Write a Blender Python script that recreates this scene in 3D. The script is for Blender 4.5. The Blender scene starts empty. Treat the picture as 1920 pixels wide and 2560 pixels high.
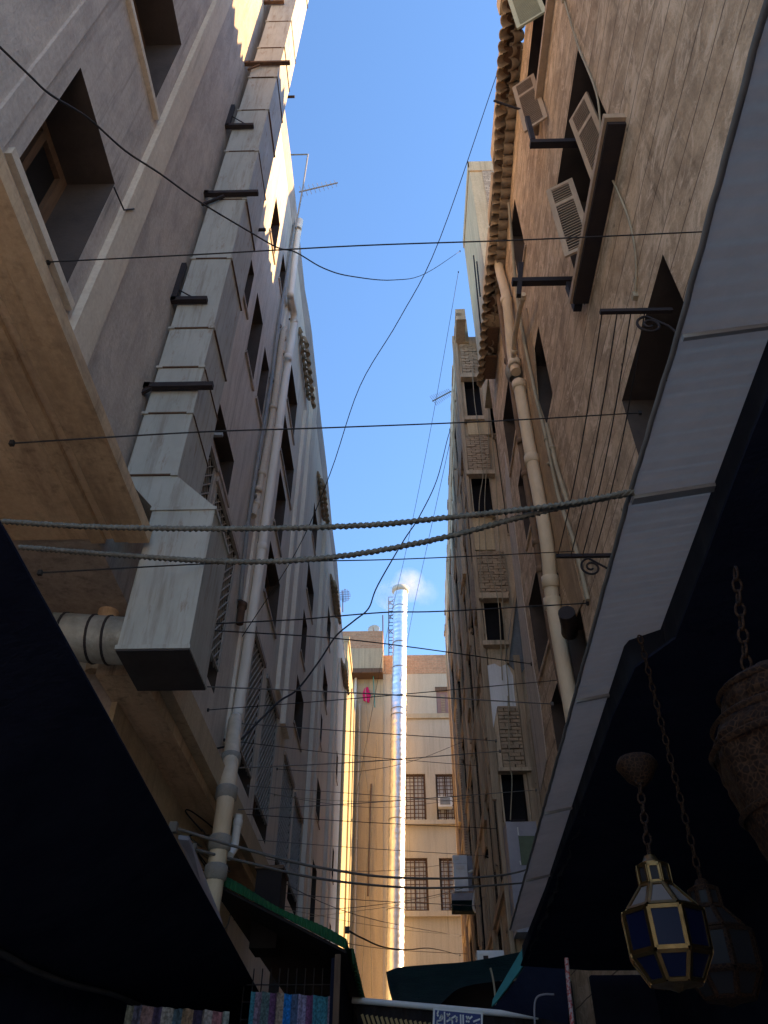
import bpy, math, random
from mathutils import Vector, Matrix
R = math.radians
random.seed(7)
scene = bpy.context.scene
col = scene.collection

# ------------------------------------------------------------------ camera
F, CX, CY = 1923.0, 960.0, 1280.0          # focal length and centre in pixels of the 1920x2560 frame
th = math.atan2(F, 2238.0)
ps = math.atan2(55.0, F / math.cos(th))
FW = Vector((-math.sin(ps) * math.cos(th), math.cos(ps) * math.cos(th), math.sin(th)))
RT = Vector((math.cos(ps), math.sin(ps), 0))
UP = RT.cross(FW)
EYE = Vector((0, 0, 1.6))
cam = bpy.data.cameras.new('camera')
cam.sensor_width = 36
cam.lens = F / 2560 * 36
cam.clip_start = 0.05
cam.clip_end = 5000
co = bpy.data.objects.new('camera', cam)
col.objects.link(co)
co.matrix_world = Matrix(((RT.x, UP.x, -FW.x, EYE.x), (RT.y, UP.y, -FW.y, EYE.y), (RT.z, UP.z, -FW.z, EYE.z), (0, 0, 0, 1)))
scene.camera = co

# ------------------------------------------------------------------ sky, sun, exposure
SUN_EL, SUN_ROT = R(27), R(80)
w = bpy.data.worlds.new('World')
scene.world = w
w.use_nodes = True
nt = w.node_tree
bg = nt.nodes['Background']
sky = nt.nodes.new('ShaderNodeTexSky')
sky.sky_type = 'NISHITA'
sky.sun_disc = False
sky.sun_elevation = SUN_EL
sky.sun_rotation = SUN_ROT
sky.air_density = 1.25
sky.dust_density = 0.2
sky.ozone_density = 6.0
nt.links.new(sky.outputs[0], bg.inputs[0])
bg.inputs[1].default_value = 0.05
sl = bpy.data.lights.new('sun', 'SUN')
sl.energy = 2.1
sl.angle = R(0.5)
sl.color = (1.0, 0.63, 0.29)
so = bpy.data.objects.new('sun', sl)
col.objects.link(so)
sd = Vector((math.sin(SUN_ROT) * math.cos(SUN_EL), math.cos(SUN_ROT) * math.cos(SUN_EL), math.sin(SUN_EL)))
so.rotation_euler = sd.to_track_quat('Z', 'Y').to_euler()
so.location = (40, 15, 40)
scene.view_settings.view_transform = 'Standard'
scene.view_settings.look = 'None'
scene.view_settings.exposure = 3.0
scene.view_settings.gamma = 1
scene.cycles.max_bounces = 12
scene.cycles.diffuse_bounces = 10
scene.cycles.use_denoising = True

# ------------------------------------------------------------------ where a sight line meets a wall of the alley
def ray(u, v): return FW + RT * ((u - CX) / F) - UP * ((v - CY) / F)
def onX(u, v, x): d = ray(u, v); return EYE + d * ((x - EYE.x) / d.x)
def onY(u, v, y): d = ray(u, v); return EYE + d * ((y - EYE.y) / d.y)
def onZ(u, v, z): d = ray(u, v); return EYE + d * ((z - EYE.z) / d.z)
def onV(u, v, a, b):                       # vertical plane through two points
    n = Vector((b[1] - a[1], -(b[0] - a[0]), 0)); d = ray(u, v)
    return EYE + d * ((Vector((a[0], a[1], 0)) - Vector((EYE.x, EYE.y, 0))).dot(n) / d.dot(n))

# ------------------------------------------------------------------ materials
MATS = {}
def mat(name):
    m = bpy.data.materials.new(name); m.use_nodes = True
    MATS[name] = m
    return m, m.node_tree.nodes, m.node_tree.links, m.node_tree.nodes['Principled BSDF']
def N(ns, t, **kw):
    n = ns.new(t)
    for k, v in kw.items():
        if k in n.inputs.keys(): n.inputs[k].default_value = v
        else: setattr(n, k, v)
    return n
def mixc(ns, ls, fac, a, b, mode='MIX'):
    n = ns.new('ShaderNodeMix'); n.data_type = 'RGBA'; n.blend_type = mode
    for i, s in ((0, fac), (6, a), (7, b)):
        if isinstance(s, (int, float)): n.inputs[i].default_value = s
        elif isinstance(s, tuple): n.inputs[i].default_value = s if len(s) == 4 else s + (1,)
        else: ls.new(s, n.inputs[i])
    return n.outputs[2]
def ramp(ns, ls, src, lo, hi):
    n = ns.new('ShaderNodeMapRange'); n.inputs[1].default_value = lo; n.inputs[2].default_value = hi
    ls.new(src, n.inputs[0]); return n.outputs[0]
def coords(ns, ls, scale=(1, 1, 1), rot=(0, 0, 0)):
    t = ns.new('ShaderNodeTexCoord'); m = ns.new('ShaderNodeMapping')
    m.inputs['Scale'].default_value = scale; m.inputs['Rotation'].default_value = rot
    ls.new(t.outputs['Object'], m.inputs[0]); return m.outputs[0]
def noise(ns, ls, vec, scale, detail=5, rough=0.6, dist=0.0):
    n = N(ns, 'ShaderNodeTexNoise', Scale=scale, Detail=detail, Roughness=rough, Distortion=dist)
    ls.new(vec, n.inputs['Vector']); return n.outputs['Fac']
def bump(ns, ls, h, strength, dist, b, chain=None):
    n = N(ns, 'ShaderNodeBump', Strength=strength, Distance=dist)
    ls.new(h, n.inputs['Height'])
    if chain: ls.new(chain, n.inputs['Normal'])
    ls.new(n.outputs[0], b.inputs['Normal']); return n.outputs[0]

def plaster(name, c1, c2, c3, streak=(3, 3, 0.35), pat=0.9, fine=0.35, groove=0, rough=0.92, spots=0.0, patch=None, contrast=(0.3, 0.7), drip=0.75):
    m, ns, ls, b = mat(name)
    v = coords(ns, ls)
    big = ramp(ns, ls, noise(ns, ls, v, pat, 6, 0.65, 0.4), *contrast)
    c = mixc(ns, ls, big, c1, c2)
    st = noise(ns, ls, coords(ns, ls, streak), 1.6, 8, 0.72, 0.3)
    c = mixc(ns, ls, ramp(ns, ls, st, 0.45, 0.78), c, c3)
    fn = noise(ns, ls, v, 22, 4, 0.7)
    c = mixc(ns, ls, 0.5, c, mixc(ns, ls, ramp(ns, ls, fn, 0.25, 0.75), (0.35, 0.35, 0.35), (0.65, 0.65, 0.65)), 'OVERLAY')
    dr = noise(ns, ls, coords(ns, ls, (7, 7, 0.16)), 1.3, 6, 0.7)
    dm = ns.new('ShaderNodeMath'); dm.operation = 'MULTIPLY'; ls.new(ramp(ns, ls, dr, 0.52, 0.72), dm.inputs[0]); ls.new(ramp(ns, ls, noise(ns, ls, coords(ns, ls, (1, 1, .6)), 0.55, 3), 0.42, 0.62), dm.inputs[1])
    dk = ns.new('ShaderNodeMath'); dk.operation = 'MULTIPLY'; ls.new(dm.outputs[0], dk.inputs[0]); dk.inputs[1].default_value = drip
    c = mixc(ns, ls, dk.outputs[0], c, tuple(x * .42 for x in c3))
    if patch:
        pn = noise(ns, ls, coords(ns, ls, (1, 0.7, 1.1), (0.7, 0, 0)), 2.6, 9, 0.8, 1.2)
        c = mixc(ns, ls, ramp(ns, ls, pn, 0.5, 0.62), c, patch)
    if spots:
        vo = N(ns, 'ShaderNodeTexVoronoi', Scale=5.5); ls.new(coords(ns, ls, (1, 1, 1)), vo.inputs['Vector'])
        sp = ramp(ns, ls, vo.outputs['Distance'], 0.16, 0.04)
        msk = ramp(ns, ls, noise(ns, ls, v, 1.1, 2), 0.5, 0.6)
        mu = ns.new('ShaderNodeMath'); mu.operation = 'MULTIPLY'; ls.new(sp, mu.inputs[0]); ls.new(msk, mu.inputs[1])
        mu2 = ns.new('ShaderNodeMath'); mu2.operation = 'MULTIPLY'; ls.new(mu.outputs[0], mu2.inputs[0]); mu2.inputs[1].default_value = spots
        c = mixc(ns, ls, mu2.outputs[0], c, (0.07, 0.055, 0.045))
    h = bump(ns, ls, fn, fine, 0.01, b)
    h = bump(ns, ls, st, 0.35, 0.03, b, h)
    if groove:
        sx = ns.new('ShaderNodeSeparateXYZ'); ls.new(v, sx.inputs[0])
        wob = noise(ns, ls, v, 0.8, 3)
        ma = ns.new('ShaderNodeMath'); ma.operation = 'MULTIPLY_ADD'; ls.new(wob, ma.inputs[0]); ma.inputs[1].default_value = 0.07; ls.new(sx.outputs[2], ma.inputs[2])
        md = ns.new('ShaderNodeMath'); md.operation = 'PINGPONG'; ls.new(ma.outputs[0], md.inputs[0]); md.inputs[1].default_value = groove / 2
        g = ramp(ns, ls, md.outputs[0], 0.001, 0.012)
        c = mixc(ns, ls, g, (0.09, 0.06, 0.045), c)
        h = bump(ns, ls, g, 0.5, 0.02, b, h)
    ls.new(c, b.inputs['Base Color']); b.inputs['Roughness'].default_value = rough
    b.inputs['Specular IOR Level'].default_value = 0.15
    return m
def brick(name, c1, c2, mortar, axis='x', scale=1.0, bw=0.24, bh=0.085):
    m, ns, ls, b = mat(name)
    t = ns.new('ShaderNodeTexCoord'); s = ns.new('ShaderNodeSeparateXYZ'); ls.new(t.outputs['Object'], s.inputs[0])
    cb = ns.new('ShaderNodeCombineXYZ'); ls.new(s.outputs[0 if axis == 'x' else 1], cb.inputs[0]); ls.new(s.outputs[2], cb.inputs[1])
    nz = N(ns, 'ShaderNodeTexNoise', Scale=5.0, Detail=4); ls.new(t.outputs['Object'], nz.inputs['Vector'])
    vm = ns.new('ShaderNodeVectorMath'); vm.operation = 'MULTIPLY_ADD'; ls.new(nz.outputs['Color'], vm.inputs[0]); vm.inputs[1].default_value = (0.05, 0.05, 0); ls.new(cb.outputs[0], vm.inputs[2])
    br = N(ns, 'ShaderNodeTexBrick', Scale=scale); ls.new(vm.outputs[0], br.inputs['Vector'])
    br.inputs['Color1'].default_value = c1 + (1,); br.inputs['Color2'].default_value = c2 + (1,); br.inputs['Mortar'].default_value = mortar + (1,)
    br.inputs['Brick Width'].default_value = bw; br.inputs['Row Height'].default_value = bh; br.inputs['Mortar Size'].default_value = 0.012; br.inputs['Mortar Smooth'].default_value = 0.4
    n2 = noise(ns, ls, t.outputs['Object'], 9, 6, 0.7)
    c = mixc(ns, ls, 0.6, br.outputs['Color'], mixc(ns, ls, ramp(ns, ls, n2, 0.25, 0.75), (0.25, 0.25, 0.25), (0.75, 0.75, 0.75)), 'OVERLAY')
    ls.new(c, b.inputs['Base Color']); b.inputs['Roughness'].default_value = 0.95; b.inputs['Specular IOR Level'].default_value = 0.1
    h = bump(ns, ls, br.outputs['Fac'], -1.0, 0.03, b)
    bump(ns, ls, n2, 0.6, 0.02, b, h)
    return m
def surf(name, c, c2=None, rough=0.7, metal=0.0, sc=3.0, stretch=(1, 1, 1), bmp=0.2, spec=0.3, dist=0.01, con=(0.3, 0.7)):
    m, ns, ls, b = mat(name)
    v = coords(ns, ls, stretch)
    n = noise(ns, ls, v, sc, 7, 0.68, 0.2)
    if c2 is None: c2 = tuple(x * 0.65 for x in c)
    ls.new(mixc(ns, ls, ramp(ns, ls, n, *con), c, c2), b.inputs['Base Color'])
    b.inputs['Roughness'].default_value = rough; b.inputs['Metallic'].default_value = metal; b.inputs['Specular IOR Level'].default_value = spec
    if bmp: bump(ns, ls, noise(ns, ls, v, sc * 5, 4, 0.7), bmp, dist, b)
    return m

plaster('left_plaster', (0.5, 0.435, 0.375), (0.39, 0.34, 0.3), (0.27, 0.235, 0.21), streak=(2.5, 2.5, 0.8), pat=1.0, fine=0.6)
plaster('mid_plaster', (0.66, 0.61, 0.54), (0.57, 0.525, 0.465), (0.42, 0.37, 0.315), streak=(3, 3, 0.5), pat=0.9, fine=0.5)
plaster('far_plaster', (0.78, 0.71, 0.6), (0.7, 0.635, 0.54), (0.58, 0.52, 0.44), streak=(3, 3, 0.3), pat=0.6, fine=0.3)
plaster('ochre_patch', (0.5, 0.36, 0.22), (0.36, 0.25, 0.155), (0.26, 0.18, 0.115), streak=(4, 4, .6), pat=2.5, fine=1.0)
plaster('pale_patch', (0.64, 0.55, 0.46), (0.52, 0.44, 0.36), (0.42, 0.35, 0.28), streak=(5, 5, .4), pat=2, fine=.8)
plaster('band_plaster', (0.62, 0.535, 0.43), (0.55, 0.47, 0.37), (0.46, 0.39, 0.31), pat=0.7, fine=0.2)
plaster('right_plaster', (0.64, 0.475, 0.315), (0.42, 0.3, 0.195), (0.27, 0.195, 0.13), streak=(3, 1.2, 1.8), pat=1.7, fine=1.0, groove=0.42, spots=0.95, patch=(0.72, 0.56, 0.4), contrast=(0.38, 0.62))
plaster('old_plaster', (0.68, 0.54, 0.385), (0.5, 0.385, 0.265), (0.35, 0.265, 0.18), streak=(5, 5, 0.3), pat=1.6, fine=0.9)
plaster('pale_plaster', (0.66, 0.51, 0.32), (0.55, 0.42, 0.26), (0.42, 0.32, 0.2), streak=(5, 5, 0.3), pat=1.2, fine=0.6)
plaster('ochre_plaster', (0.6, 0.51, 0.38), (0.53, 0.445, 0.33), (0.46, 0.385, 0.29), streak=(2, 2, 0.2), pat=0.35, fine=0.2)
plaster('grey_ochre', (0.56, 0.445, 0.29), (0.48, 0.38, 0.25), (0.41, 0.325, 0.225), streak=(2, 2, 0.15), pat=0.35, fine=0.2)
plaster('yellow_plaster', (0.5, 0.42, 0.27), (0.44, 0.37, 0.24), (0.38, 0.32, 0.21), streak=(2, 2, 0.2), pat=0.5, fine=0.2)
plaster('tan_soffit', (0.74, 0.56, 0.37), (0.58, 0.42, 0.27), (0.3, 0.2, 0.135), streak=(2.2, 0.4, 2), pat=0.8, fine=0.3)
plaster('sunlit_white', (0.86, 0.86, 0.86), (0.8, 0.8, 0.8), (0.7, 0.69, 0.67), pat=2, fine=0.3)
plaster('blue_wash', (0.2, 0.225, 0.25), (0.16, 0.18, 0.2), (0.25, 0.24, 0.22), pat=2, fine=0.3)
brick('tan_brick', (0.56, 0.43, 0.3), (0.42, 0.31, 0.22), (0.24, 0.18, 0.13), 'x', bw=0.22, bh=0.11)
brick('tan_brick_side', (0.52, 0.4, 0.28), (0.4, 0.3, 0.21), (0.24, 0.18, 0.13), 'y')
brick('red_brick', (0.52, 0.3, 0.18), (0.43, 0.25, 0.155), (0.45, 0.34, 0.22), 'x', bw=0.5, bh=0.15)
surf('old_wood', (0.58, 0.45, 0.315), (0.33, 0.25, 0.17), rough=0.9, sc=4, stretch=(6, 6, 0.35), bmp=0.8, spec=0.1, dist=0.02)
surf('pale_wood', (0.6, 0.45, 0.28), (0.42, 0.31, 0.19), rough=0.9, sc=4, stretch=(6, 6, 0.35), bmp=0.7, spec=0.1, dist=0.02)
surf('brown_wood', (0.19, 0.11, 0.065), (0.11, 0.065, 0.04), rough=0.8, sc=5, stretch=(5, 5, 0.5))
surf('shutter_paint', (0.46, 0.34, 0.225), (0.34, 0.25, 0.165), rough=0.7, sc=5, stretch=(3, 3, 0.6))
surf('green_shutter', (0.5, 0.5, 0.33), (0.4, 0.4, 0.27), rough=0.7, sc=5)
surf('mauve_shutter', (0.33, 0.2, 0.17), (0.26, 0.155, 0.13), rough=0.7, sc=5)
surf('terracotta', (0.4, 0.31, 0.205), (0.26, 0.195, 0.13), rough=0.95, sc=6, bmp=0.5, spec=0.1)
def duct_mat():
    m, ns, ls, b = mat('duct_metal')
    v = coords(ns, ls)
    c = mixc(ns, ls, ramp(ns, ls, noise(ns, ls, coords(ns, ls, (2, 2, .5)), 1.4, 7, .7, .3), .3, .7), (.45, .44, .39), (.33, .325, .285))
    c = mixc(ns, ls, ramp(ns, ls, noise(ns, ls, coords(ns, ls, (9, 9, .7)), 1.5, 6, .7), .5, .7), c, (.27, .245, .2))
    c = mixc(ns, ls, ramp(ns, ls, noise(ns, ls, coords(ns, ls, (5, 5, 1.2), (0, 0, .5)), 1.9, 6, .75), .57, .74), c, (.22, .14, .085))
    ls.new(c, b.inputs['Base Color']); b.inputs['Metallic'].default_value = .15
    rr = ns.new('ShaderNodeMapRange'); rr.inputs[1].default_value = .2; rr.inputs[2].default_value = .9; rr.inputs[3].default_value = .5; rr.inputs[4].default_value = .85; ls.new(noise(ns, ls, v, 3, 5), rr.inputs[0]); ls.new(rr.outputs[0], b.inputs['Roughness'])
    h = bump(ns, ls, noise(ns, ls, v, 2.2, 3, .5), .25, .05, b)
    bump(ns, ls, noise(ns, ls, v, 40, 2), .05, .01, b, h)
duct_mat()
surf('duct_dark', (0.06, 0.055, 0.055), (0.035, 0.03, 0.03), rough=0.8, sc=3)
surf('foil_metal', (0.9, 0.9, 0.92), (0.75, 0.76, 0.8), rough=0.42, metal=1.0, sc=3, bmp=0.12, dist=0.05)
surf('wrap_metal', (0.5, 0.48, 0.43), (0.25, 0.235, 0.2), rough=0.45, metal=0.4, sc=6, bmp=0.5)
surf('worn_brass', (0.22, 0.12, 0.055), (0.09, 0.05, 0.025), rough=0.5, metal=0.7, sc=14)
surf('old_brick', (0.52, 0.39, 0.265), (0.34, 0.25, 0.17), rough=0.95, sc=7, bmp=0.9, spec=0.1, dist=0.02)
surf('iron', (0.022, 0.02, 0.024), (0.04, 0.03, 0.028), rough=0.7, sc=8, spec=0.2)
surf('rusty_iron', (0.13, 0.075, 0.045), (0.07, 0.045, 0.035), rough=0.85, sc=8, spec=0.15)
surf('wire_black', (0.03, 0.028, 0.03), rough=0.7, bmp=0)
surf('wire_tan', (0.42, 0.36, 0.25), rough=0.8, bmp=0)
surf('wire_grey', (0.19, 0.18, 0.17), rough=0.8, bmp=0)
surf('hemp_rope', (0.2, 0.185, 0.15), (0.11, 0.1, 0.08), rough=0.95, sc=30, bmp=0.6, spec=0.05)
surf('cream_pipe', (0.72, 0.58, 0.4), (0.56, 0.44, 0.29), rough=0.6, sc=2.5, stretch=(2, 2, 0.6), bmp=0.1)
surf('brown_pipe', (0.23, 0.15, 0.095), (0.15, 0.1, 0.065), rough=0.8, sc=4)
surf('white_pipe', (0.82, 0.78, 0.7), (0.68, 0.62, 0.53), rough=0.5, sc=2, stretch=(2, 2, 0.4), bmp=0.08)
surf('grey_pipe', (0.27, 0.28, 0.28), (0.2, 0.2, 0.2), rough=0.6, sc=4, bmp=0.1)
surf('cement', (0.33, 0.31, 0.27), (0.24, 0.22, 0.19), rough=0.95, sc=6, bmp=0.8)
surf('white_metal', (0.86, 0.87, 0.88), (0.72, 0.73, 0.74), rough=0.5, sc=4, bmp=0.05)
surf('grey_panel', (0.4, 0.39, 0.43), (0.3, 0.29, 0.33), rough=0.6, sc=3, bmp=0.1)
surf('green_paint', (0.16, 0.2, 0.13), rough=0.7)
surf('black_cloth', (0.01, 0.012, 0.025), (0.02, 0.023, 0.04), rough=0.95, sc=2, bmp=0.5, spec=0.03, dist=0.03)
surf('green_cloth', (0.008, 0.028, 0.025), (0.004, 0.014, 0.016), rough=0.85, sc=2.5, stretch=(1, 1, 4), bmp=0.8, spec=0.1, dist=0.05)
surf('fringe_cloth', (0.012, 0.016, 0.026), (0.006, 0.008, 0.016), rough=0.95, sc=3)
surf('green_sheet', (0.012, 0.1, 0.03), (0.008, 0.06, 0.02), rough=0.6, sc=2)
surf('brown_sheet', (0.03, 0.022, 0.02), (0.015, 0.012, 0.014), rough=0.9, sc=2)
surf('brass', (0.24, 0.14, 0.055), (0.1, 0.06, 0.025), rough=0.45, metal=1.0, sc=10, bmp=0.15)
def relief_mat():
    m, ns, ls, b = mat('dark_brass')
    v = coords(ns, ls)
    vo = N(ns, 'ShaderNodeTexVoronoi', Scale=95.0); vo.feature = 'DISTANCE_TO_EDGE'; ls.new(v, vo.inputs['Vector'])
    n = noise(ns, ls, v, 60, 4, .7, 1.5)
    e = ramp(ns, ls, vo.outputs['Distance'], .02, .16)
    c = mixc(ns, ls, e, (.055, .026, .012), (.008, .004, .003))
    ls.new(mixc(ns, ls, ramp(ns, ls, n, .35, .7), c, (.022, .01, .005)), b.inputs['Base Color'])
    b.inputs['Metallic'].default_value = .05; b.inputs['Roughness'].default_value = .75; b.inputs['Specular IOR Level'].default_value = .15
    h = bump(ns, ls, e, -.9, .004, b); bump(ns, ls, n, .5, .003, b, h)
relief_mat()
surf('bounce_cloth', (0.36, 0.33, 0.29), (0.27, 0.25, 0.22), rough=0.95, sc=2)  # pale colour meant to bounce light off the canopy top
surf('shaded_reveal', (0.085, 0.065, 0.055), (0.05, 0.04, 0.035), rough=0.95, sc=2, bmp=0.5)  # near-black brown puts the shade of the recess into the reveal colour
surf('slat_paint', (0.34, 0.245, 0.165), (0.25, 0.18, 0.12), rough=0.8, sc=5)
plaster('cornice_plaster', (0.6, 0.44, 0.28), (0.45, 0.32, 0.2), (0.22, 0.15, 0.1), streak=(2.5, 0.5, 2.5), pat=0.9, fine=0.5)
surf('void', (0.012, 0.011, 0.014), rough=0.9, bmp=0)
surf('asphalt', (0.06, 0.055, 0.05), (0.04, 0.037, 0.035), rough=0.95, sc=4)
surf('pale_paving', (0.6, 0.6, 0.59), (0.5, 0.5, 0.49), rough=0.9, sc=1.5)
surf('stone_paving', (0.42, 0.39, 0.34), (0.33, 0.305, 0.265), rough=0.9, sc=3)
surf('magenta_cloth', (0.75, 0.02, 0.14), (0.5, 0.01, 0.1), rough=0.8)
surf('teal_frame', (0.09, 0.3, 0.26), rough=0.6)
surf('sign_blue', (0.015, 0.03, 0.19), (0.012, 0.022, 0.14), rough=0.4, bmp=0, sc=2)
surf('sign_white', (0.8, 0.79, 0.76), (0.68, 0.66, 0.63), rough=0.5, bmp=0)
surf('yellow_strip', (0.55, 0.42, 0.2), (0.4, 0.3, 0.15), rough=0.8)
surf('red_cord', (0.5, 0.08, 0.08), (0.6, 0.5, 0.5), rough=0.8, sc=60, con=(0.45, 0.55), bmp=0)
surf('straw', (0.5, 0.36, 0.16), (0.36, 0.25, 0.11), rough=0.9, sc=6, stretch=(8, 8, 1))
surf('dish_grey', (0.62, 0.6, 0.52), (0.5, 0.48, 0.42), rough=0.6)

def glass(name, c, rough=0.08):
    m, ns, ls, b = mat(name)
    b.inputs['Base Color'].default_value = c + (1,); b.inputs['Roughness'].default_value = rough
    b.inputs['Specular IOR Level'].default_value = 0.6 if rough < .3 else 0.12
    return m
glass('dark_glass', (0.02, 0.018, 0.018), .5)
glass('blue_glass', (0.004, 0.006, 0.022), 0.4)
glass('milk_glass', (0.15, 0.125, 0.11), 0.45)
glass('grid_glass', (0.72, 0.72, 0.7), 0.6)
surf('lattice_wood', (0.42, 0.385, 0.34), (0.3, 0.27, 0.235), rough=0.9, sc=6)

def sheet_mat():                           # thin corrugated awning sheet that lets some daylight through
    m, ns, ls, b = mat('awning_sheet')
    v = coords(ns, ls, (1, 1, 1))
    n = noise(ns, ls, v, 2.0, 7, 0.7)
    c = mixc(ns, ls, ramp(ns, ls, n, 0.35, 0.7), (0.52, 0.49, 0.46), (0.3, 0.28, 0.27))
    ls.new(c, b.inputs['Base Color']); b.inputs['Roughness'].default_value = 0.8; b.inputs['Specular IOR Level'].default_value = 0.1
    t = ns.new('ShaderNodeBsdfTranslucent'); t.inputs[0].default_value = (.62, .52, .43, 1)
    mx = ns.new('ShaderNodeMixShader'); mx.inputs[0].default_value = 0.3
    ls.new(b.outputs[0], mx.inputs[1]); ls.new(t.outputs[0], mx.inputs[2])
    ls.new(mx.outputs[0], ns['Material Output'].inputs[0])
sheet_mat()
def teal_mat():
    m, ns, ls, b = mat('teal_cloth')
    v = coords(ns, ls)
    c = mixc(ns, ls, ramp(ns, ls, noise(ns, ls, v, 3, 5), 0.3, 0.7), (0.1, 0.42, 0.42), (0.06, 0.28, 0.3))
    ls.new(c, b.inputs['Base Color']); b.inputs['Roughness'].default_value = 0.8
    t = ns.new('ShaderNodeBsdfTranslucent'); ls.new(c, t.inputs[0])
    mx = ns.new('ShaderNodeMixShader'); mx.inputs[0].default_value = 0.4
    ls.new(b.outputs[0], mx.inputs[1]); ls.new(t.outputs[0], mx.inputs[2]); ls.new(mx.outputs[0], ns['Material Output'].inputs[0])
teal_mat()
def stripes_mat(name, cols, width, seed):
    m, ns, ls, b = mat(name)
    t = ns.new('ShaderNodeTexCoord'); s = ns.new('ShaderNodeSeparateXYZ'); ls.new(t.outputs['Object'], s.inputs[0])
    wob = N(ns, 'ShaderNodeTexNoise', Scale=40.0, Detail=3); ls.new(t.outputs['Object'], wob.inputs['Vector'])
    ma = ns.new('ShaderNodeMath'); ma.operation = 'MULTIPLY_ADD'; ls.new(s.outputs[0], ma.inputs[0]); ma.inputs[1].default_value = 1 / width; ma.inputs[2].default_value = seed
    fr = ns.new('ShaderNodeMath'); fr.operation = 'FRACT'; ls.new(ma.outputs[0], fr.inputs[0])
    cr = ns.new('ShaderNodeValToRGB'); cr.color_ramp.interpolation = 'CONSTANT'
    for i, c in enumerate(cols):
        p = i / len(cols)
        e = cr.color_ramp.elements[i] if i < 2 else cr.color_ramp.elements.new(p)
        e.position = p; e.color = c + (1,)
    ls.new(fr.outputs[0], cr.inputs[0])
    c = mixc(ns, ls, 0.7, cr.outputs[0], mixc(ns, ls, ramp(ns, ls, wob.outputs['Fac'], 0.35, 0.65), (0.2, 0.2, 0.2), (0.8, 0.8, 0.8)), 'OVERLAY')
    ls.new(c, b.inputs['Base Color']); b.inputs['Roughness'].default_value = 0.9
    bump(ns, ls, wob.outputs['Fac'], 0.6, 0.01, b)
stripes_mat('shawl_cloth', [(0.3, 0.2, 0.25), (0.12, 0.17, 0.16), (0.15, 0.06, 0.13), (0.35, 0.24, 0.17), (0.02, 0.2, 0.5), (0.09, 0.12, 0.2), (0.3, 0.25, 0.36), (0.17, 0.06, 0.14), (0.06, 0.22, 0.27), (0.07, 0.25, 0.3)], 0.78, 0.02)
stripes_mat('pale_shawl_cloth', [(0.1, 0.16, 0.2), (0.3, 0.2, 0.12), (0.04, 0.03, 0.06), (0.33, 0.28, 0.24), (0.3, 0.12, 0.12), (0.28, 0.28, 0.22), (0.16, 0.16, 0.24), (0.34, 0.22, 0.22), (0.1, 0.08, 0.16), (0.4, 0.38, 0.34)], 0.8, 0.3)

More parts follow.
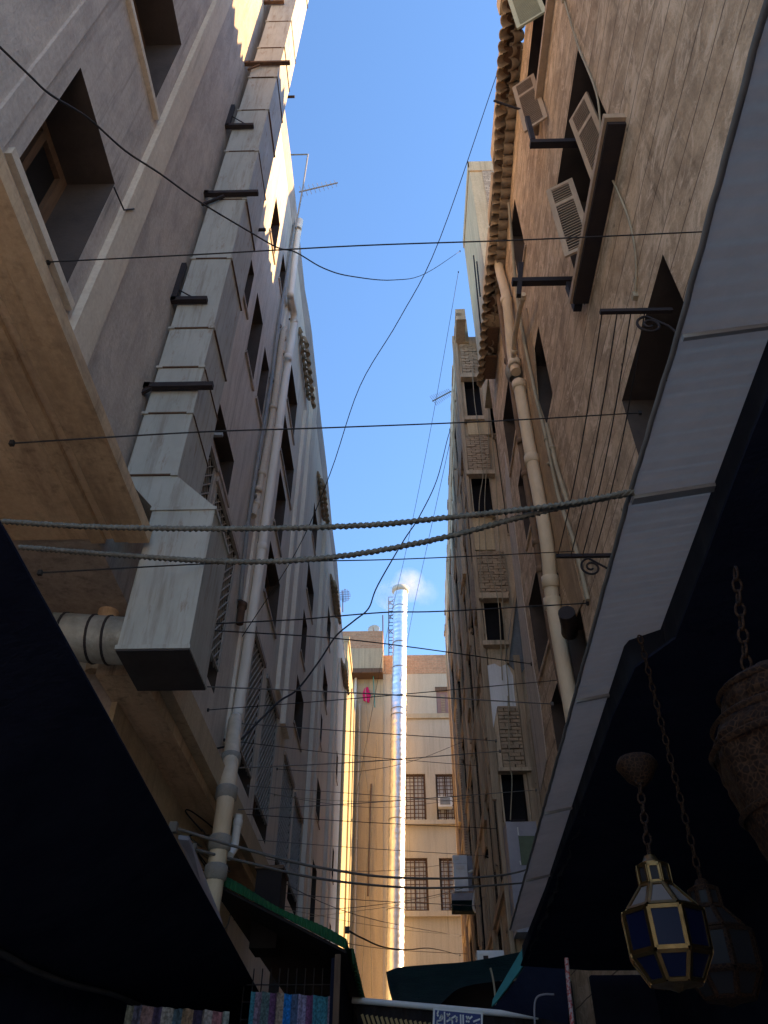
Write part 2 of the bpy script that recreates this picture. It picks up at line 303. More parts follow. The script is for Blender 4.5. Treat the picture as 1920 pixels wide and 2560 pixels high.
# ------------------------------------------------------------------ mesh building
class MB:
    def __init__(s): s.v, s.f, s.sm = [], [], []
    def add(s, vs, fs, smooth=False):
        o = len(s.v); s.v += [tuple(p) for p in vs]; s.f += [tuple(i + o for i in f) for f in fs]; s.sm += [smooth] * len(fs); return s
    def quad(s, a, b, c, d): return s.add([a, b, c, d], [(0, 1, 2, 3)])
    def box(s, x0, x1, y0, y1, z0, z1):
        return s.add([(x0, y0, z0), (x1, y0, z0), (x1, y1, z0), (x0, y1, z0), (x0, y0, z1), (x1, y0, z1), (x1, y1, z1), (x0, y1, z1)],
                     [(0, 3, 2, 1), (4, 5, 6, 7), (0, 1, 5, 4), (1, 2, 6, 5), (2, 3, 7, 6), (3, 0, 4, 7)])
    def obox(s, o, a, b, c):
        o, a, b, c = Vector(o), Vector(a), Vector(b), Vector(c)
        vs = [o, o + a, o + a + b, o + b, o + c, o + a + c, o + a + b + c, o + b + c]
        fs = [(0, 3, 2, 1), (4, 5, 6, 7), (0, 1, 5, 4), (1, 2, 6, 5), (2, 3, 7, 6), (3, 0, 4, 7)]
        if a.cross(b).dot(c) < 0: fs = [f[::-1] for f in fs]
        return s.add(vs, fs)
    def bar(s, p, q, w, h=None, up=(0, 0, 1)):
        p, q = Vector(p), Vector(q); h = h or w; d = (q - p)
        x = d.cross(Vector(up))
        if x.length < 1e-4: x = d.cross(Vector((1, 0, 0)))
        x.normalize(); y = x.cross(d).normalized()
        return s.obox(p - x * w / 2 - y * h / 2, x * w, y * h, d)
    def tube(s, pts, r, n=8, cap=True, lobes=0, twist=0.0):
        pts = [Vector(p) for p in pts]; m = len(pts); vs, fs = [], []
        t = (pts[1] - pts[0]).normalized(); ref = Vector((0, 0, 1)) if abs(t.z) < 0.9 else Vector((1, 0, 0))
        x = t.cross(ref).normalized(); acc = 0.0
        for i, p in enumerate(pts):
            t = (pts[min(i + 1, m - 1)] - pts[max(i - 1, 0)]).normalized()
            x = (x - t * x.dot(t)).normalized(); y = t.cross(x)
            if i: acc += (p - pts[i - 1]).length
            rr = r[i] if isinstance(r, (list, tuple)) else r
            for k in range(n):
                a = 2 * math.pi * k / n; q = rr
                if lobes: q = rr * (0.7 + 0.36 * math.cos(lobes * (a + acc * twist)))
                vs.append(p + x * (math.cos(a) * q) + y * (math.sin(a) * q))
        for i in range(m - 1):
            for k in range(n): fs.append((i * n + k, i * n + (k + 1) % n, (i + 1) * n + (k + 1) % n, (i + 1) * n + k))
        s.add(vs, fs, True)
        if cap: s.add(vs[:n], [tuple(range(n))[::-1]]); s.add(vs[-n:], [tuple(range(n))])
        return s
    def lathe(s, c, prof, n=16, axis=(0, 0, 1)):
        c = Vector(c); ax = Vector(axis).normalized(); x = ax.orthogonal().normalized(); y = ax.cross(x)
        vs, fs = [], []
        for r, h in prof:
            for k in range(n):
                a = 2 * math.pi * k / n; vs.append(c + ax * h + x * (r * math.cos(a)) + y * (r * math.sin(a)))
        for i in range(len(prof) - 1):
            for k in range(n): fs.append((i * n + k, i * n + (k + 1) % n, (i + 1) * n + (k + 1) % n, (i + 1) * n + k))
        return s.add(vs, fs, True)
    def prism(s, poly, ext):
        poly = [Vector(p) for p in poly]; e = Vector(ext); n = len(poly)
        return s.add(poly + [p + e for p in poly], [tuple(range(n))[::-1], tuple(range(n, 2 * n))] + [(i, (i + 1) % n, n + (i + 1) % n, n + i) for i in range(n)])
    def grid(s, rows, smooth=True, thick=None):
        nr, nc = len(rows), len(rows[0])
        vs = [Vector(p) for r in rows for p in r]
        s.add(vs, [(i * nc + j, i * nc + j + 1, (i + 1) * nc + j + 1, (i + 1) * nc + j) for i in range(nr - 1) for j in range(nc - 1)], smooth)
        if thick:
            t = Vector(thick)
            s.add([p + t for p in vs], [(i * nc + j, (i + 1) * nc + j, (i + 1) * nc + j + 1, i * nc + j + 1) for i in range(nr - 1) for j in range(nc - 1)], smooth)
            rim = [(0, j) for j in range(nc)] + [(i, nc - 1) for i in range(1, nr)] + [(nr - 1, j) for j in range(nc - 2, -1, -1)] + [(i, 0) for i in range(nr - 2, 0, -1)]
            ps_ = [vs[i * nc + j] for i, j in rim]; k = len(ps_)
            s.add(ps_ + [p + t for p in ps_], [(i, k + i, k + (i + 1) % k, (i + 1) % k) for i in range(k)])
        return s
    def build(s, name, m, parent=None):
        me = bpy.data.meshes.new(name); me.from_pydata([Vector(p) for p in s.v], [], s.f); me.update()
        me.polygons.foreach_set('use_smooth', s.sm)
        me.materials.append(MATS[m])
        o = bpy.data.objects.new(name, me); col.objects.link(o)
        if parent is not None:
            o.parent = parent
            base = Vector((0, 0, 0)); q = parent
            while q is not None: base += q.location; q = q.parent
            for vv in me.vertices: vv.co -= base
        return o
def tag(o, label=None, cat=None, group=None, kind=None):
    for k, v in (('label', label), ('category', cat), ('group', group), ('kind', kind)):
        if v: o[k] = v
    return o
def thing(name, label, cat, loc=(0, 0, 0), group=None):
    o = bpy.data.objects.new(name, None); col.objects.link(o); o.location = loc; o.empty_display_size = 0.2
    return tag(o, label, cat, group)
def smooth_path(pts, k=6):
    pts = [Vector(p) for p in pts]
    if len(pts) < 3:
        return [pts[0].lerp(pts[1], i / 8) for i in range(9)]
    e = [pts[0] * 2 - pts[1]] + pts + [pts[-1] * 2 - pts[-2]]; out = []
    for i in range(1, len(e) - 2):
        for j in range(k):
            t = j / k; a, b, c, d = e[i - 1], e[i], e[i + 1], e[i + 2]
            out.append(0.5 * ((2 * b) + (c - a) * t + (2 * a - 5 * b + 4 * c - d) * t * t + (3 * b - a - 3 * c + d) * t ** 3))
    out.append(pts[-1]); return out

# a wall in the plane P0 + U*a + V*b (outward normal Nn) with openings (a0, a1, b0, b1); openings get reveals of the given depth
def wall_holes(mb, P0, U, V, Nn, w, h, holes, depth=0.35, rev=None):
    P0, U, V, Nn = Vector(P0), Vector(U), Vector(V), Vector(Nn)
    A = sorted({0, w} | {x for q in holes for x in q[:2] if 0 < x < w}); B = sorted({0, h} | {x for q in holes for x in q[2:4] if 0 < x < h})
    P = lambda a, b, d=0.0: P0 + U * a + V * b - Nn * d
    flip = U.cross(V).dot(Nn) < 0
    def Q(a, b, c, d): mb.quad(d, c, b, a) if flip else mb.quad(a, b, c, d)
    for i in range(len(A) - 1):
        for j in range(len(B) - 1):
            ca, cb = (A[i] + A[i + 1]) / 2, (B[j] + B[j + 1]) / 2
            if any(q[0] < ca < q[1] and q[2] < cb < q[3] for q in holes): continue
            Q(P(A[i], B[j]), P(A[i + 1], B[j]), P(A[i + 1], B[j + 1]), P(A[i], B[j + 1]))
    if rev is not None: mb = rev
    for q in holes:
        a0, a1, b0, b1 = q[:4]; d = q[4] if len(q) > 4 else depth
        Q(P(a0, b0, 0), P(a0, b1, 0), P(a0, b1, d), P(a0, b0, d)); Q(P(a1, b0, d), P(a1, b1, d), P(a1, b1, 0), P(a1, b0, 0))
        Q(P(a0, b0, d), P(a1, b0, d), P(a1, b0, 0), P(a0, b0, 0)); Q(P(a0, b1, 0), P(a1, b1, 0), P(a1, b1, d), P(a0, b1, d))

# a framed window set back in an opening: window (frame) > pane, optional grille
def window_in(parent, P0, U, V, Nn, q, depth=0.3, frame='brown_wood', pane='dark_glass', mull=1, fw=0.06, name='window', rail=0):
    P0, U, V, Nn = Vector(P0), Vector(U), Vector(V), Vector(Nn)
    a0, a1, b0, b1 = q[:4]; m = MB()
    P = lambda a, b, d: P0 + U * a + V * b - Nn * d
    def bx(s0, s1, t0, t1): m.obox(P(s0, t0, depth), U * (s1 - s0), V * (t1 - t0), Nn * 0.05)
    bx(a0, a0 + fw, b0, b1); bx(a1 - fw, a1, b0, b1); bx(a0 + fw, a1 - fw, b0, b0 + fw); bx(a0 + fw, a1 - fw, b1 - fw, b1)
    for i in range(mull):
        c = a0 + (a1 - a0) * (i + 1) / (mull + 1); bx(c - fw / 3, c + fw / 3, b0 + fw, b1 - fw)
    for i in range(rail):
        c = b0 + (b1 - b0) * (i + 1) / (rail + 1); bx(a0 + fw, a1 - fw, c - fw / 4, c + fw / 4)
    f = m.build(name, frame, parent)
    g = MB().obox(P(a0 + 0.003, b0 + 0.003, depth + 0.03), U * (a1 - a0 - 0.006), V * (b1 - b0 - 0.006), Nn * 0.028)
    g.build('pane', pane, f)
    return f
def grille_in(parent, P0, U, V, Nn, q, depth, cell, t, mtl, diag=False):
    P0, U, V, Nn = Vector(P0), Vector(U), Vector(V), Vector(Nn)
    a0, a1, b0, b1 = q[:4]; m = MB(); w_, h_ = a1 - a0, b1 - b0
    P = lambda a, b: P0 + U * (a0 + a) + V * (b0 + b) - Nn * depth
    if not diag:
        n = max(2, round(w_ / cell)); k = max(2, round(h_ / cell))
        for i in range(n + 1):
            x = w_ * i / n; m.obox(P(x - t / 2, 0), U * t, V * h_, Nn * t)
        for j in range(k + 1):
            y = h_ * j / k; m.obox(P(0, y - t / 2) - Nn * t, U * w_, V * t, Nn * t)
    else:
        s = -h_
        while s < w_:
            for sg in (1, -1):
                pts = []
                x0 = max(s, 0); x1 = min(s + h_, w_)
                if x1 - x0 > 0.03:
                    y0, y1 = x0 - s, x1 - s
                    if sg < 0: y0, y1 = h_ - y0, h_ - y1
                    p, q2 = P(x0, y0), P(x1, y1)
                    m.bar(p - Nn * (0.5 * t * (1 - sg)), q2 - Nn * (0.5 * t * (1 - sg)), t, t, Nn)
            s += cell
        for x in (0, w_ - t): m.obox(P(x, 0) + Nn * 0.002, U * t * 1.6, V * h_, Nn * t * 1.5)
        for y in (0, h_ - t): m.obox(P(0, y) + Nn * 0.004, U * w_, V * t * 1.6, Nn * t * 1.5)
    return m.build('grille', mtl, parent)

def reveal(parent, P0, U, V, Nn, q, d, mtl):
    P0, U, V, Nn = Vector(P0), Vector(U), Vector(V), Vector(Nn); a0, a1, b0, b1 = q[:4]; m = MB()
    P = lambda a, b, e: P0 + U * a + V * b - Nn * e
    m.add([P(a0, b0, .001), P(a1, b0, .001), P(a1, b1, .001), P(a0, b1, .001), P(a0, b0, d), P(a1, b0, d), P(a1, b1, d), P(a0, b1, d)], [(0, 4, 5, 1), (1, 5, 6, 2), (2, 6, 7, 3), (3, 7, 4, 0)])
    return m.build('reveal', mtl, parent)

X_, Y_, Z_ = Vector((1, 0, 0)), Vector((0, 1, 0)), Vector((0, 0, 1))
# ------------------------------------------------------------------ ground and alley floor
tag(MB().box(-400, 400, -400, 400, -0.5, 0).build('ground', 'asphalt'), kind='structure')
tag(MB().box(-3.4, 3.4, .3, 39.9, 0.004, 0.03).build('alley_pavement', 'stone_paving'), kind='structure')
tag(MB().box(-45, 45, -60, .29, 0.004, 0.03).build('square_pavement', 'pale_paving'), kind='structure')

def tile_row(p_out, p_in, n, mtl, parent, name='tile_hood', width=0.2, rows=2):
    """barrel tiles laid side by side; p_out and p_in are polylines sampled by t in 0..1"""
    m = MB()
    for r_ in range(rows):
        for i in range(n):
            t = (i + 0.5 + 0.5 * (r_ % 2)) / n
            if t > 1: continue
            a, b = p_in(t), p_out(t)
            o = a.lerp(b, 0.0 if r_ == 0 else 0.42); e = a.lerp(b, 0.62 if (r_ == 0 and rows > 1) else 1.0)
            o = o + Vector((0, 0, random.uniform(-.012, .012))); e = e + Vector((0, random.uniform(-.015, .015), random.uniform(-.02, .02) - 0.05 * r_))
            al = (p_in(min(1, t + .01)) - p_in(max(0, t - .01))).normalized(); up = al.cross(e - o).normalized()
            if up.z < 0: up = -up
            rr = width * 0.55; vs, fs = [], []; K = 7
            for rad in (rr, rr * 0.82):
                for end, sc in ((o, 0.85), (e, 1.0)):
                    for k in range(K):
                        an = math.pi * k / (K - 1); vs.append(end + al * (math.cos(an) * rad * sc) - up * (math.sin(an) * rad * sc) * (1 if r_ % 2 == 0 else -1) + up * 0.03)
            for k in range(K - 1):
                fs += [(k, k + 1, K + k + 1, K + k), (2 * K + k, 3 * K + k, 3 * K + k + 1, 2 * K + k + 1), (K + k, K + k + 1, 3 * K + k + 1, 3 * K + k)]
            m.add(vs, fs, True)
    return m.build(name, mtl, parent)

# ================================================================== left building
LX = -2.6
lb = thing('apartment_building', 'tall plastered building along the left side of the alley, beige-grey with a sunlit yellow top', 'building', (LX, 0, 0))
mw = MB()
LW = [  # y0, y1, z0, z1, kind
 (2.41, 3.41, 6.88, 8.64, 'deep'), (2.40, 3.42, 10.45, 12.27, 'deep'),
 (8.36, 9.09, 12.5, 14.37, 'p'), (9.5, 10.11, 12.6, 14.2, 'p'), (8.42, 9.09, 16.7, 18.2, 'p'), (7.49, 7.96, 13.1, 14.33, 'p'), (9.76, 10.25, 17.0, 18.12, 'p'),
 (7.26, 8.79, 9.42, 10.27, 'p'), (7.02, 7.9, 8.1, 9.27, 'g'), (8.15, 9.8, 6.7, 9.15, 'g'),
 (11.95, 13.1, 6.45, 9.0, 'g'), (13.6, 15.2, 6.35, 8.95, 'g'), (16.6, 18.4, 6.2, 8.68, 'g'), (18.8, 20.55, 6.3, 8.57, 'g'),
 (12.2, 13.6, 15.7, 17.1, 'r'), (12.2, 14.1, 13.95, 15.18, 'p'), (12.4, 13.5, 12.05, 13.6, 'p'), (12.3, 13.9, 10.2, 11.45, 'p'),
 (18.2, 19.4, 16.4, 17.7, 'r'), (17.95, 19.67, 14.2, 15.22, 'p'), (17.8, 18.76, 12.1, 13.43, 'p'), (17.6, 19.2, 10.0, 11.3, 'p'),
 (24.0, 25.3, 16.5, 17.7, 'p'), (23.6, 25.3, 14.0, 15.06, 'p'), (23.4, 24.2, 12.2, 13.2, 'p'), (23.4, 24.9, 9.9, 11.04, 'p'), (23.4, 25.0, 6.9, 8.6, 'p'),
 (29.8, 31.1, 13.7, 14.8, 'r'), (29.8, 31.0, 9.9, 11.0, 'p'), (29.8, 31.0, 7.0, 8.4, 'p'),
 (17.2, 18.6, 3.6, 5.2, 'p'), (21.5, 22.6, 3.4, 5.0, 'p'),
]
SOF = 5.75
mr = MB()
# above the overhang, and the full height beyond it
wall_holes(mw, (LX, -.8, SOF), Y_, Z_, X_, 7.2, 20.5 - SOF, [(a + .8, b + .8, c - SOF, d - SOF, 0.6 if k == 'deep' else 0.35) for a, b, c, d, k in LW if b < 5.1], rev=mr)
mm_ = MB(); wall_holes(mm_, (LX, 6.4, 0), Y_, Z_, X_, 4.5, 20.5, [(a - 6.4, b - 6.4, c, d) for a, b, c, d, k in LW if 5.1 < a < 10.9], rev=mr)
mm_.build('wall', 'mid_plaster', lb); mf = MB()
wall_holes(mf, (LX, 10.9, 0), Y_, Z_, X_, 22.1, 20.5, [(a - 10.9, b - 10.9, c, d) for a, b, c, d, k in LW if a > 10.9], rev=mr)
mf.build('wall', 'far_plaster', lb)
mw.quad((-10, -.8, SOF), (LX, -.8, SOF), (LX, -.8, 20.5), (-10, -.8, 20.5)); mw.quad((LX, 33, 0), (-10, 33, 0), (-10, 33, 20.5), (LX, 33, 20.5))
mw.quad((-3.5, 6.4, 0), (LX, 6.4, 0), (LX, 6.4, SOF), (-3.5, 6.4, SOF)); mw.quad((-3.5, 5.12, SOF), (LX, 5.12, SOF), (LX, 6.4, SOF), (-3.5, 6.4, SOF))
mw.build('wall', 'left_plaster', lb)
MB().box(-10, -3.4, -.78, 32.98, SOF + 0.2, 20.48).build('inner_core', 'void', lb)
MB().box(-10, -3.5, -.78, 6.38, 0.03, SOF - 0.002).build('ground_floor_wall', 'tan_soffit', lb)
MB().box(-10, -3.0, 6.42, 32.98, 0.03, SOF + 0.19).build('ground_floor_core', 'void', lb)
MB().box(-10.2, LX - 0.02, -.9, 33.0, 20.5, 20.62).build('roof', 'old_plaster', lb)
# parapet with the stepped outline seen against the sky
px = [(709, 253), (726, 385), (741, 519), (762, 725), (769, 763), (775, 800), (780, 836), (782, 858), (803, 1054), (810, 1110), (817, 1170), (830, 1314), (843, 1410), (850, 1500), (856, 1580)]
top = [onX(u, v, LX) for u, v in px]
poly = [(LX + .004, -.8, 20.3), (LX + .004, 33, 20.3), (LX + .004, 33, top[-1].z)] + [(LX + .004, p.y, p.z) for p in reversed(top)] + [(LX + .004, 6.6, top[0].z - 0.1), (LX + .004, -.8, 20.9)]
MB().prism(poly, (-0.3, 0, 0)).build('parapet', 'left_plaster', lb)
# string courses and pilasters
mp = MB()
for y0, y1, z0, z1, d in [(3.62, 3.97, 5.96, 20.4, .07)]:
    mp.box(LX - .05, LX + d, y0, y1, z0, z1)
mp.build('pilaster', 'band_plaster', lb)
MB().box(LX - .05, LX + .03, 2.06, 2.24, 5.96, 20.4).build('pilaster', 'left_plaster', lb)
for y0, y1, z0, z1, d in [(10.75, 11.05, 6.4, 20.3, .05), (14.6, 15.1, 9.3, 18.0, .09), (15.6, 16.4, 9.0, 20.2, .12), (20.9, 21.6, 6.0, 20.2, .12), (22.4, 22.9, 6.0, 18.2, .09), (26.9, 27.8, 5.0, 20.2, .12), (28.8, 29.3, 5.0, 18.2, .09)]:
    MB().box(LX - .05, LX + d, y0, y1, z0, z1).build('pilaster', 'far_plaster', lb)
for a, b, c, d, k in LW:
    q = (a, b, c, d); P0 = (LX, 0, 0); f = None
    if k == 'deep':
        f = window_in(lb, P0, Y_, Z_, X_, q, 0.5, 'brown_wood', 'dark_glass', 1, 0.11, rail=1)
        MB().box(LX - 0.03, LX + 0.05, a - 0.12, b + 0.12, c - 0.09, c - 0.004).build('sill', 'band_plaster', f)
    elif k == 'g':
        f = window_in(lb, P0, Y_, Z_, X_, q, 0.3, 'brown_wood', 'void', 0, 0.07)
        grille_in(f, P0, Y_, Z_, X_, (a, b, c + (.35 if d - c > 2 else 0), d), 0.015, 0.17, 0.017, 'lattice_wood', diag=True)
        MB().box(LX - 0.02, LX + 0.04, a - 0.1, b + 0.1, d + 0.002, d + 0.1).build('lintel', 'left_plaster', f)
    else:
        f = window_in(lb, P0, Y_, Z_, X_, q, 0.28, 'mauve_shutter' if k == 'r' else 'brown_wood', 'dark_glass', 1, 0.07)
        MB().box(LX - 0.02, LX + 0.035, a - 0.08, b + 0.08, c - 0.07, c - 0.003).build('sill', 'left_plaster', f)
    reveal(f, P0, Y_, Z_, X_, q, .6 if k == 'deep' else .35, 'shaded_reveal')
for y0, y1 in [(12.5, 14.9), (18.2, 20.4), (23.9, 26.5), (30.3, 32.6)]:
    tile_row(lambda t: Vector((LX + .17, y0 + (y1 - y0) * t, 18.62 - .1 * t)), lambda t: Vector((LX + .02, y0 + (y1 - y0) * t, 19.1 - .1 * t)), max(6, int((y1 - y0) / .27)), 'terracotta', lb, width=.2)
# the overhanging slab near the camera with its mouldings
ms = MB(); ms.box(-3.5, -2.3, -.8, 5.12, SOF - .012, SOF + .21)
ms.build('soffit', 'tan_soffit', lb)
ms = MB()
for x0, x1, z0, z1 in [(-2.3, -2.12, 5.69, 5.82), (-2.42, -2.303, 5.70, 5.735), (-2.62, -2.5, 5.69, 5.735)]:
    ms.box(x0, x1, -.8, 5.12, z0, z1)
ms.box(-2.62, -2.303, -.8, 5.12, 5.8, 5.815)
ms.build('cornice', 'cornice_plaster', lb)
# lower cornice further down the alley
MB().box(LX - .02, -2.1, 5.9, 14.2, 4.98, 5.3).build('ledge', 'grey_ochre', lb)
MB().box(LX - .02, -2.22, 5.9, 14.2, 4.86, 4.977).build('ledge_moulding', 'tan_soffit', lb)
MB().box(LX - .02, LX + .03, 6.39, 12.5, 2.6, 4.857).build('lower_plaster', 'grey_ochre', lb)

# ================================================================== right building, near part
RX = 2.4
rb = thing('stone_house', 'mottled brown plastered house on the right with open louvred shutters and a tiled eave', 'building', (RX, 0, 0))
RW = [(3.66, 5.7, 9.87, 12.5, 'big'), (3.75, 5.46, 4.0, 7.8, 'big2'), (3.84, 5.5, 14.62, 16.2, 'top'),
      (7.75, 8.6, 10.6, 12.3, 'broken'), (7.5, 8.3, 14.3, 16.1, 'p')]
def top_win(u0, v0, u1, v1, h):          # near and far ends of a window's top edge
    a, b = onX(u0, v0, RX), onX(u1, v1, RX); return (a.y, b.y, (a.z + b.z) / 2 - h, (a.z + b.z) / 2, 'p')
RW += [top_win(1274, 925, 1257, 1048, 1.6), top_win(1303, 1150, 1296, 1222, 1.5), top_win(1347, 1395, 1322, 1512, 1.5), top_win(1444, 1490, 1412, 1566, 1.3), top_win(1397, 1690, 1376, 1763, 1.3)]
RW = [(a, min(b, 12.5), c, d, k) for a, b, c, d, k in RW if a < 12]
mw = MB(); mr = MB()
wall_holes(mw, (RX, -.8, 0), Y_, Z_, -X_, 13.55, 17.0, [(a + .8, b + .8, c, d, 0.9 if k[:3] == 'big' else 0.35) for a, b, c, d, k in RW], rev=mr)
mw.quad((RX, -.8, 0), (9, -.8, 0), (9, -.8, 17), (RX, -.8, 17)); mw.quad((RX, 12.75, 0), (6, 12.75, 0), (6, 12.75, 17), (RX, 12.75, 17))
mw.build('wall', 'right_plaster', rb)
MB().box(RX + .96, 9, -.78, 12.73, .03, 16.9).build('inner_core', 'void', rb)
MB().box(RX + .1, 9, -.9, 12.73, 17.0, 17.15).build('roof', 'old_plaster', rb)
OUT = [onX(u, v, 2.1) for u, v in [(1275, -180), (1272, 0), (1265, 100), (1243, 400), (1228, 640), (1212, 920)]]
INN = [onX(u, v, 2.4) for u, v in [(1297, -180), (1297, 0), (1290, 100), (1283, 400), (1265, 640), (1235, 920)]]
ZO = [(p.y, p.z) for p in OUT]
def lin(tab, y):
    if y <= tab[0][0]: return tab[0][1]
    for (a, b), (c, d) in zip(tab, tab[1:]):
        if y <= c: return b + (d - b) * (y - a) / (c - a)
    return tab[-1][1]
ZI = [(p.y, min(p.z, 17.3)) for p in INN]
ya, yb = 2.5, 11.9
tile_row(lambda t: Vector((2.08, ya + (yb - ya) * t, lin(ZO, ya + (yb - ya) * t))), lambda t: Vector((2.41, ya + (yb - ya) * t, lin(ZI, ya + (yb - ya) * t) + .12)), 46, 'terracotta', rb, 'tile_eave', .23)
me_ = MB()
for i in range(14):
    y0 = ya + (yb - ya) * i / 14; y1 = ya + (yb - ya) * (i + 1) / 14 + .01; z = lin(ZO, (y0 + y1) / 2)
    me_.box(2.09, 2.39, y0, y1, z + .15, z + .2)
me_.build('eave_board', 'brown_wood', rb)
for y0, y1, h in [(2.5, 4.9, .55), (5.25, 6.0, .38), (6.1, 7.3, .5), (7.5, 8.5, .34), (8.6, 10.2, .45), (10.3, 11.2, .3)]:
    z = lin(ZO, (y0 + y1) / 2); MB().box(2.05, 2.6, y0, y1, z + .2, z + .2 + h).build('parapet', 'pale_plaster', rb)
mt = MB().box(3.6, 9, -.8, 11.15, 17.1, 19.3)  # unseen block added to set the shadow line on the left wall
for i in range(30):
    y = 3.2 + i * .27; h = random.uniform(.1, .75); mt.prism([(3.6, y - .16, 19.3), (3.6, y + .16, 19.3), (3.6, y + random.uniform(-.1, .1), 19.3 + h)], (.15, 0, 0))  # added teeth give that cast shadow its jagged edge
mt.build('hidden_sun_blocker', 'pale_plaster', rb)
# the taller storey set on the far end of that house
um = MB()
um.box(RX, 8, 11.2, 13.9, 17.16, 25.55)
um.build('upper_storey', 'pale_plaster', rb)
um = MB().box(RX - .03, 5, 11.16, 11.197, 25.0, 25.6); um.box(RX - .03, RX, 11.16, 13.9, 25.2, 25.6); um.build('parapet', 'pale_plaster', rb)
q0, q1 = onY(1203, 417, 11.17), onY(1300, 520, 11.17)
MB().box(q0.x, q1.x + 1, 11.17, 11.199, q1.z, q0.z).build('brick_panel', 'tan_brick', rb)
MB().box(RX + .75, 8, 12.77, 15.2, 0.03, 25).build('gap_sun_blocker', 'void', rb)  # added block keeping sun out of the gap between the houses
mo = MB()
for u, v0, v1, y in [(1184, 640, 860, 11.18), (1192, 655, 740, 11.18)]:
    a = onY(u, v0, y); b = onY(u + (v1 - v0) * .1, v1, y); mo.bar(a, b, .05, .03)
mo.build('crack', 'void', rb)
for a, b, c, d, k in RW:
    q = (a, b, c, d); P0 = (RX, 0, 0)
    f = window_in(rb, P0, Y_, Z_, -X_, q, 0.85 if k[:3] == 'big' else 0.3, 'brown_wood', 'void', 1 if k != 'broken' else 0, 0.08)
    reveal(f, P0, Y_, Z_, -X_, q, .9 if k[:3] == 'big' else .35, 'shaded_reveal')
    if k == 'big':
        MB().box(RX - 0.22, RX + 0.02, a - 0.28, b - 0.1, c - 0.1, c - 0.004).build('sill', 'shutter_paint', f); MB().box(RX - 0.19, RX - .002, a - 0.24, b - 0.14, c - 0.16, c - 0.103).build('sill_shade_board', 'iron', f)  # dark board added for the shade under the sill
    elif k == 'top':
        MB().box(RX - 0.11, RX + 0.02, a - 0.3, b + 0.1, c - 0.12, c - 0.004).build('sill', 'shutter_paint', f)
    elif k == 'p':
        MB().box(RX - 0.03, RX + 0.02, a - 0.08, b + 0.08, c - 0.08, c - 0.003).build('sill', 'right_plaster', f)
pts = [(1318, 770), (1338, 880), (1347, 1000), (1376, 1090), (1402, 1260), (1432, 1380), (1462, 1500), (1440, 1545), (1396, 1420), (1362, 1250), (1334, 1100), (1318, 950), (1303, 840)]
MB().prism([onX(u, v, RX - .002) for u, v in pts], (-.018, 0, 0)).build('plaster_patch', 'ochre_patch', rb)
pts = [(1262, 1130), (1275, 1200), (1290, 1330), (1310, 1500), (1330, 1640), (1352, 1760), (1368, 1900), (1352, 1980), (1335, 1850), (1316, 1700), (1296, 1520), (1280, 1380), (1268, 1260)]
MB().prism([onX(u, v, RX - .002) for u, v in pts], (-.012, 0, 0)).build('plaster_patch', 'pale_patch', rb)
def leaf(hinge, dirv, wd, z0, z1, mtl, slat, parent):
    h = Vector(hinge); d = Vector(dirv).normalized(); n = d.cross(Z_); T = .03
    m = MB(); s = .065
    def bx(a0, a1, b0, b1): m.obox(Vector((h.x, h.y, 0)) + d * a0 + Z_ * b0 - n * T / 2, d * (a1 - a0), Z_ * (b1 - b0), n * T)
    bx(0, s, z0, z1); bx(wd - s, wd, z0, z1); bx(s, wd - s, z0, z0 + s); bx(s, wd - s, z1 - s, z1)
    zm = z0 + (z1 - z0) * .72; bx(s, wd - s, zm - .04, zm + .04)
    o = m.build('shutter', mtl, parent)
    MB().obox(Vector((h.x, h.y, z0 + s)) + d * s - n * .004, d * (wd - 2 * s), n * .008, Z_ * (z1 - z0 - 2 * s)).build('slat_gap_shade', 'iron', o)  # dark panel standing in for the shade between the slats
    for za, zb in ((z0 + s, zm - .04), (zm + .04, z1 - s)):
        m = MB(); z = za + .012
        while z < zb - .03:
            m.obox(Vector((h.x, h.y, z)) + d * s - n * .02, d * (wd - 2 * s), n * .04 + Z_ * .02, Z_ * .02); z += .058
        m.build('louvre', slat, o)
    return o
sh = [o for o in rb.children if o.name.startswith('window')]
def leaf2(x0, y0, x1, y1, z0, z1, mtl): leaf((x0, y0, 0), (x1 - x0, y1 - y0, 0), math.hypot(x1 - x0, y1 - y0), z0, z1, mtl, 'slat_paint' if mtl == 'shutter_paint' else mtl, rb)
leaf2(2.38, 4.88, 2.06, 5.05, 9.92, 11.55, 'shutter_paint')
leaf2(2.49, 3.98, 2.33, 4.34, 10.1, 12.0, 'shutter_paint')
leaf2(2.38, 5.0, 2.05, 5.22, 13.75, 15.45, 'shutter_paint')
leaf2(2.38, 3.95, 1.96, 4.18, 14.95, 16.8, 'green_shutter')

# ================================================================== right building, far ruined part
A_, B_ = Vector((2.0, 15.3, 0)), Vector((2.45, 34.5, 0))
FU = (B_ - A_).normalized(); FN = Vector((-FU.y, FU.x, 0)); FLen = (B_ - A_).length
fb = thing('timber_house', 'decayed brick and timber framed house on the right with gaping black windows', 'building', A_)
FH = 22.2
holes = []
cols_ = [(.35, 1.5), (2.2, 3.3), (4.2, 5.6), (6.8, 8.6), (9.8, 11.6), (13.2, 15.2), (16.3, 17.8)]
fl = [3.3, 5.9, 8.5, 11.1, 13.7, 16.3, 18.9]
for i, z in enumerate(fl):
    for j, (a, b) in enumerate(cols_):
        if (i * 7 + j * 3) % 13 == 4: continue
        h = 2.15 if (i + j) % 3 else 1.7
        s = .25 * ((i * 5 + j * 2) % 3 - 1)
        holes.append((max(.3, a + s), b + s, z + .1, z + .1 + h, 1.4))
mw = MB(); mr = MB(); wall_holes(mw, A_, FU, Z_, FN, FLen, FH, holes, rev=mr)
mw.build('wall', 'old_plaster', fb)
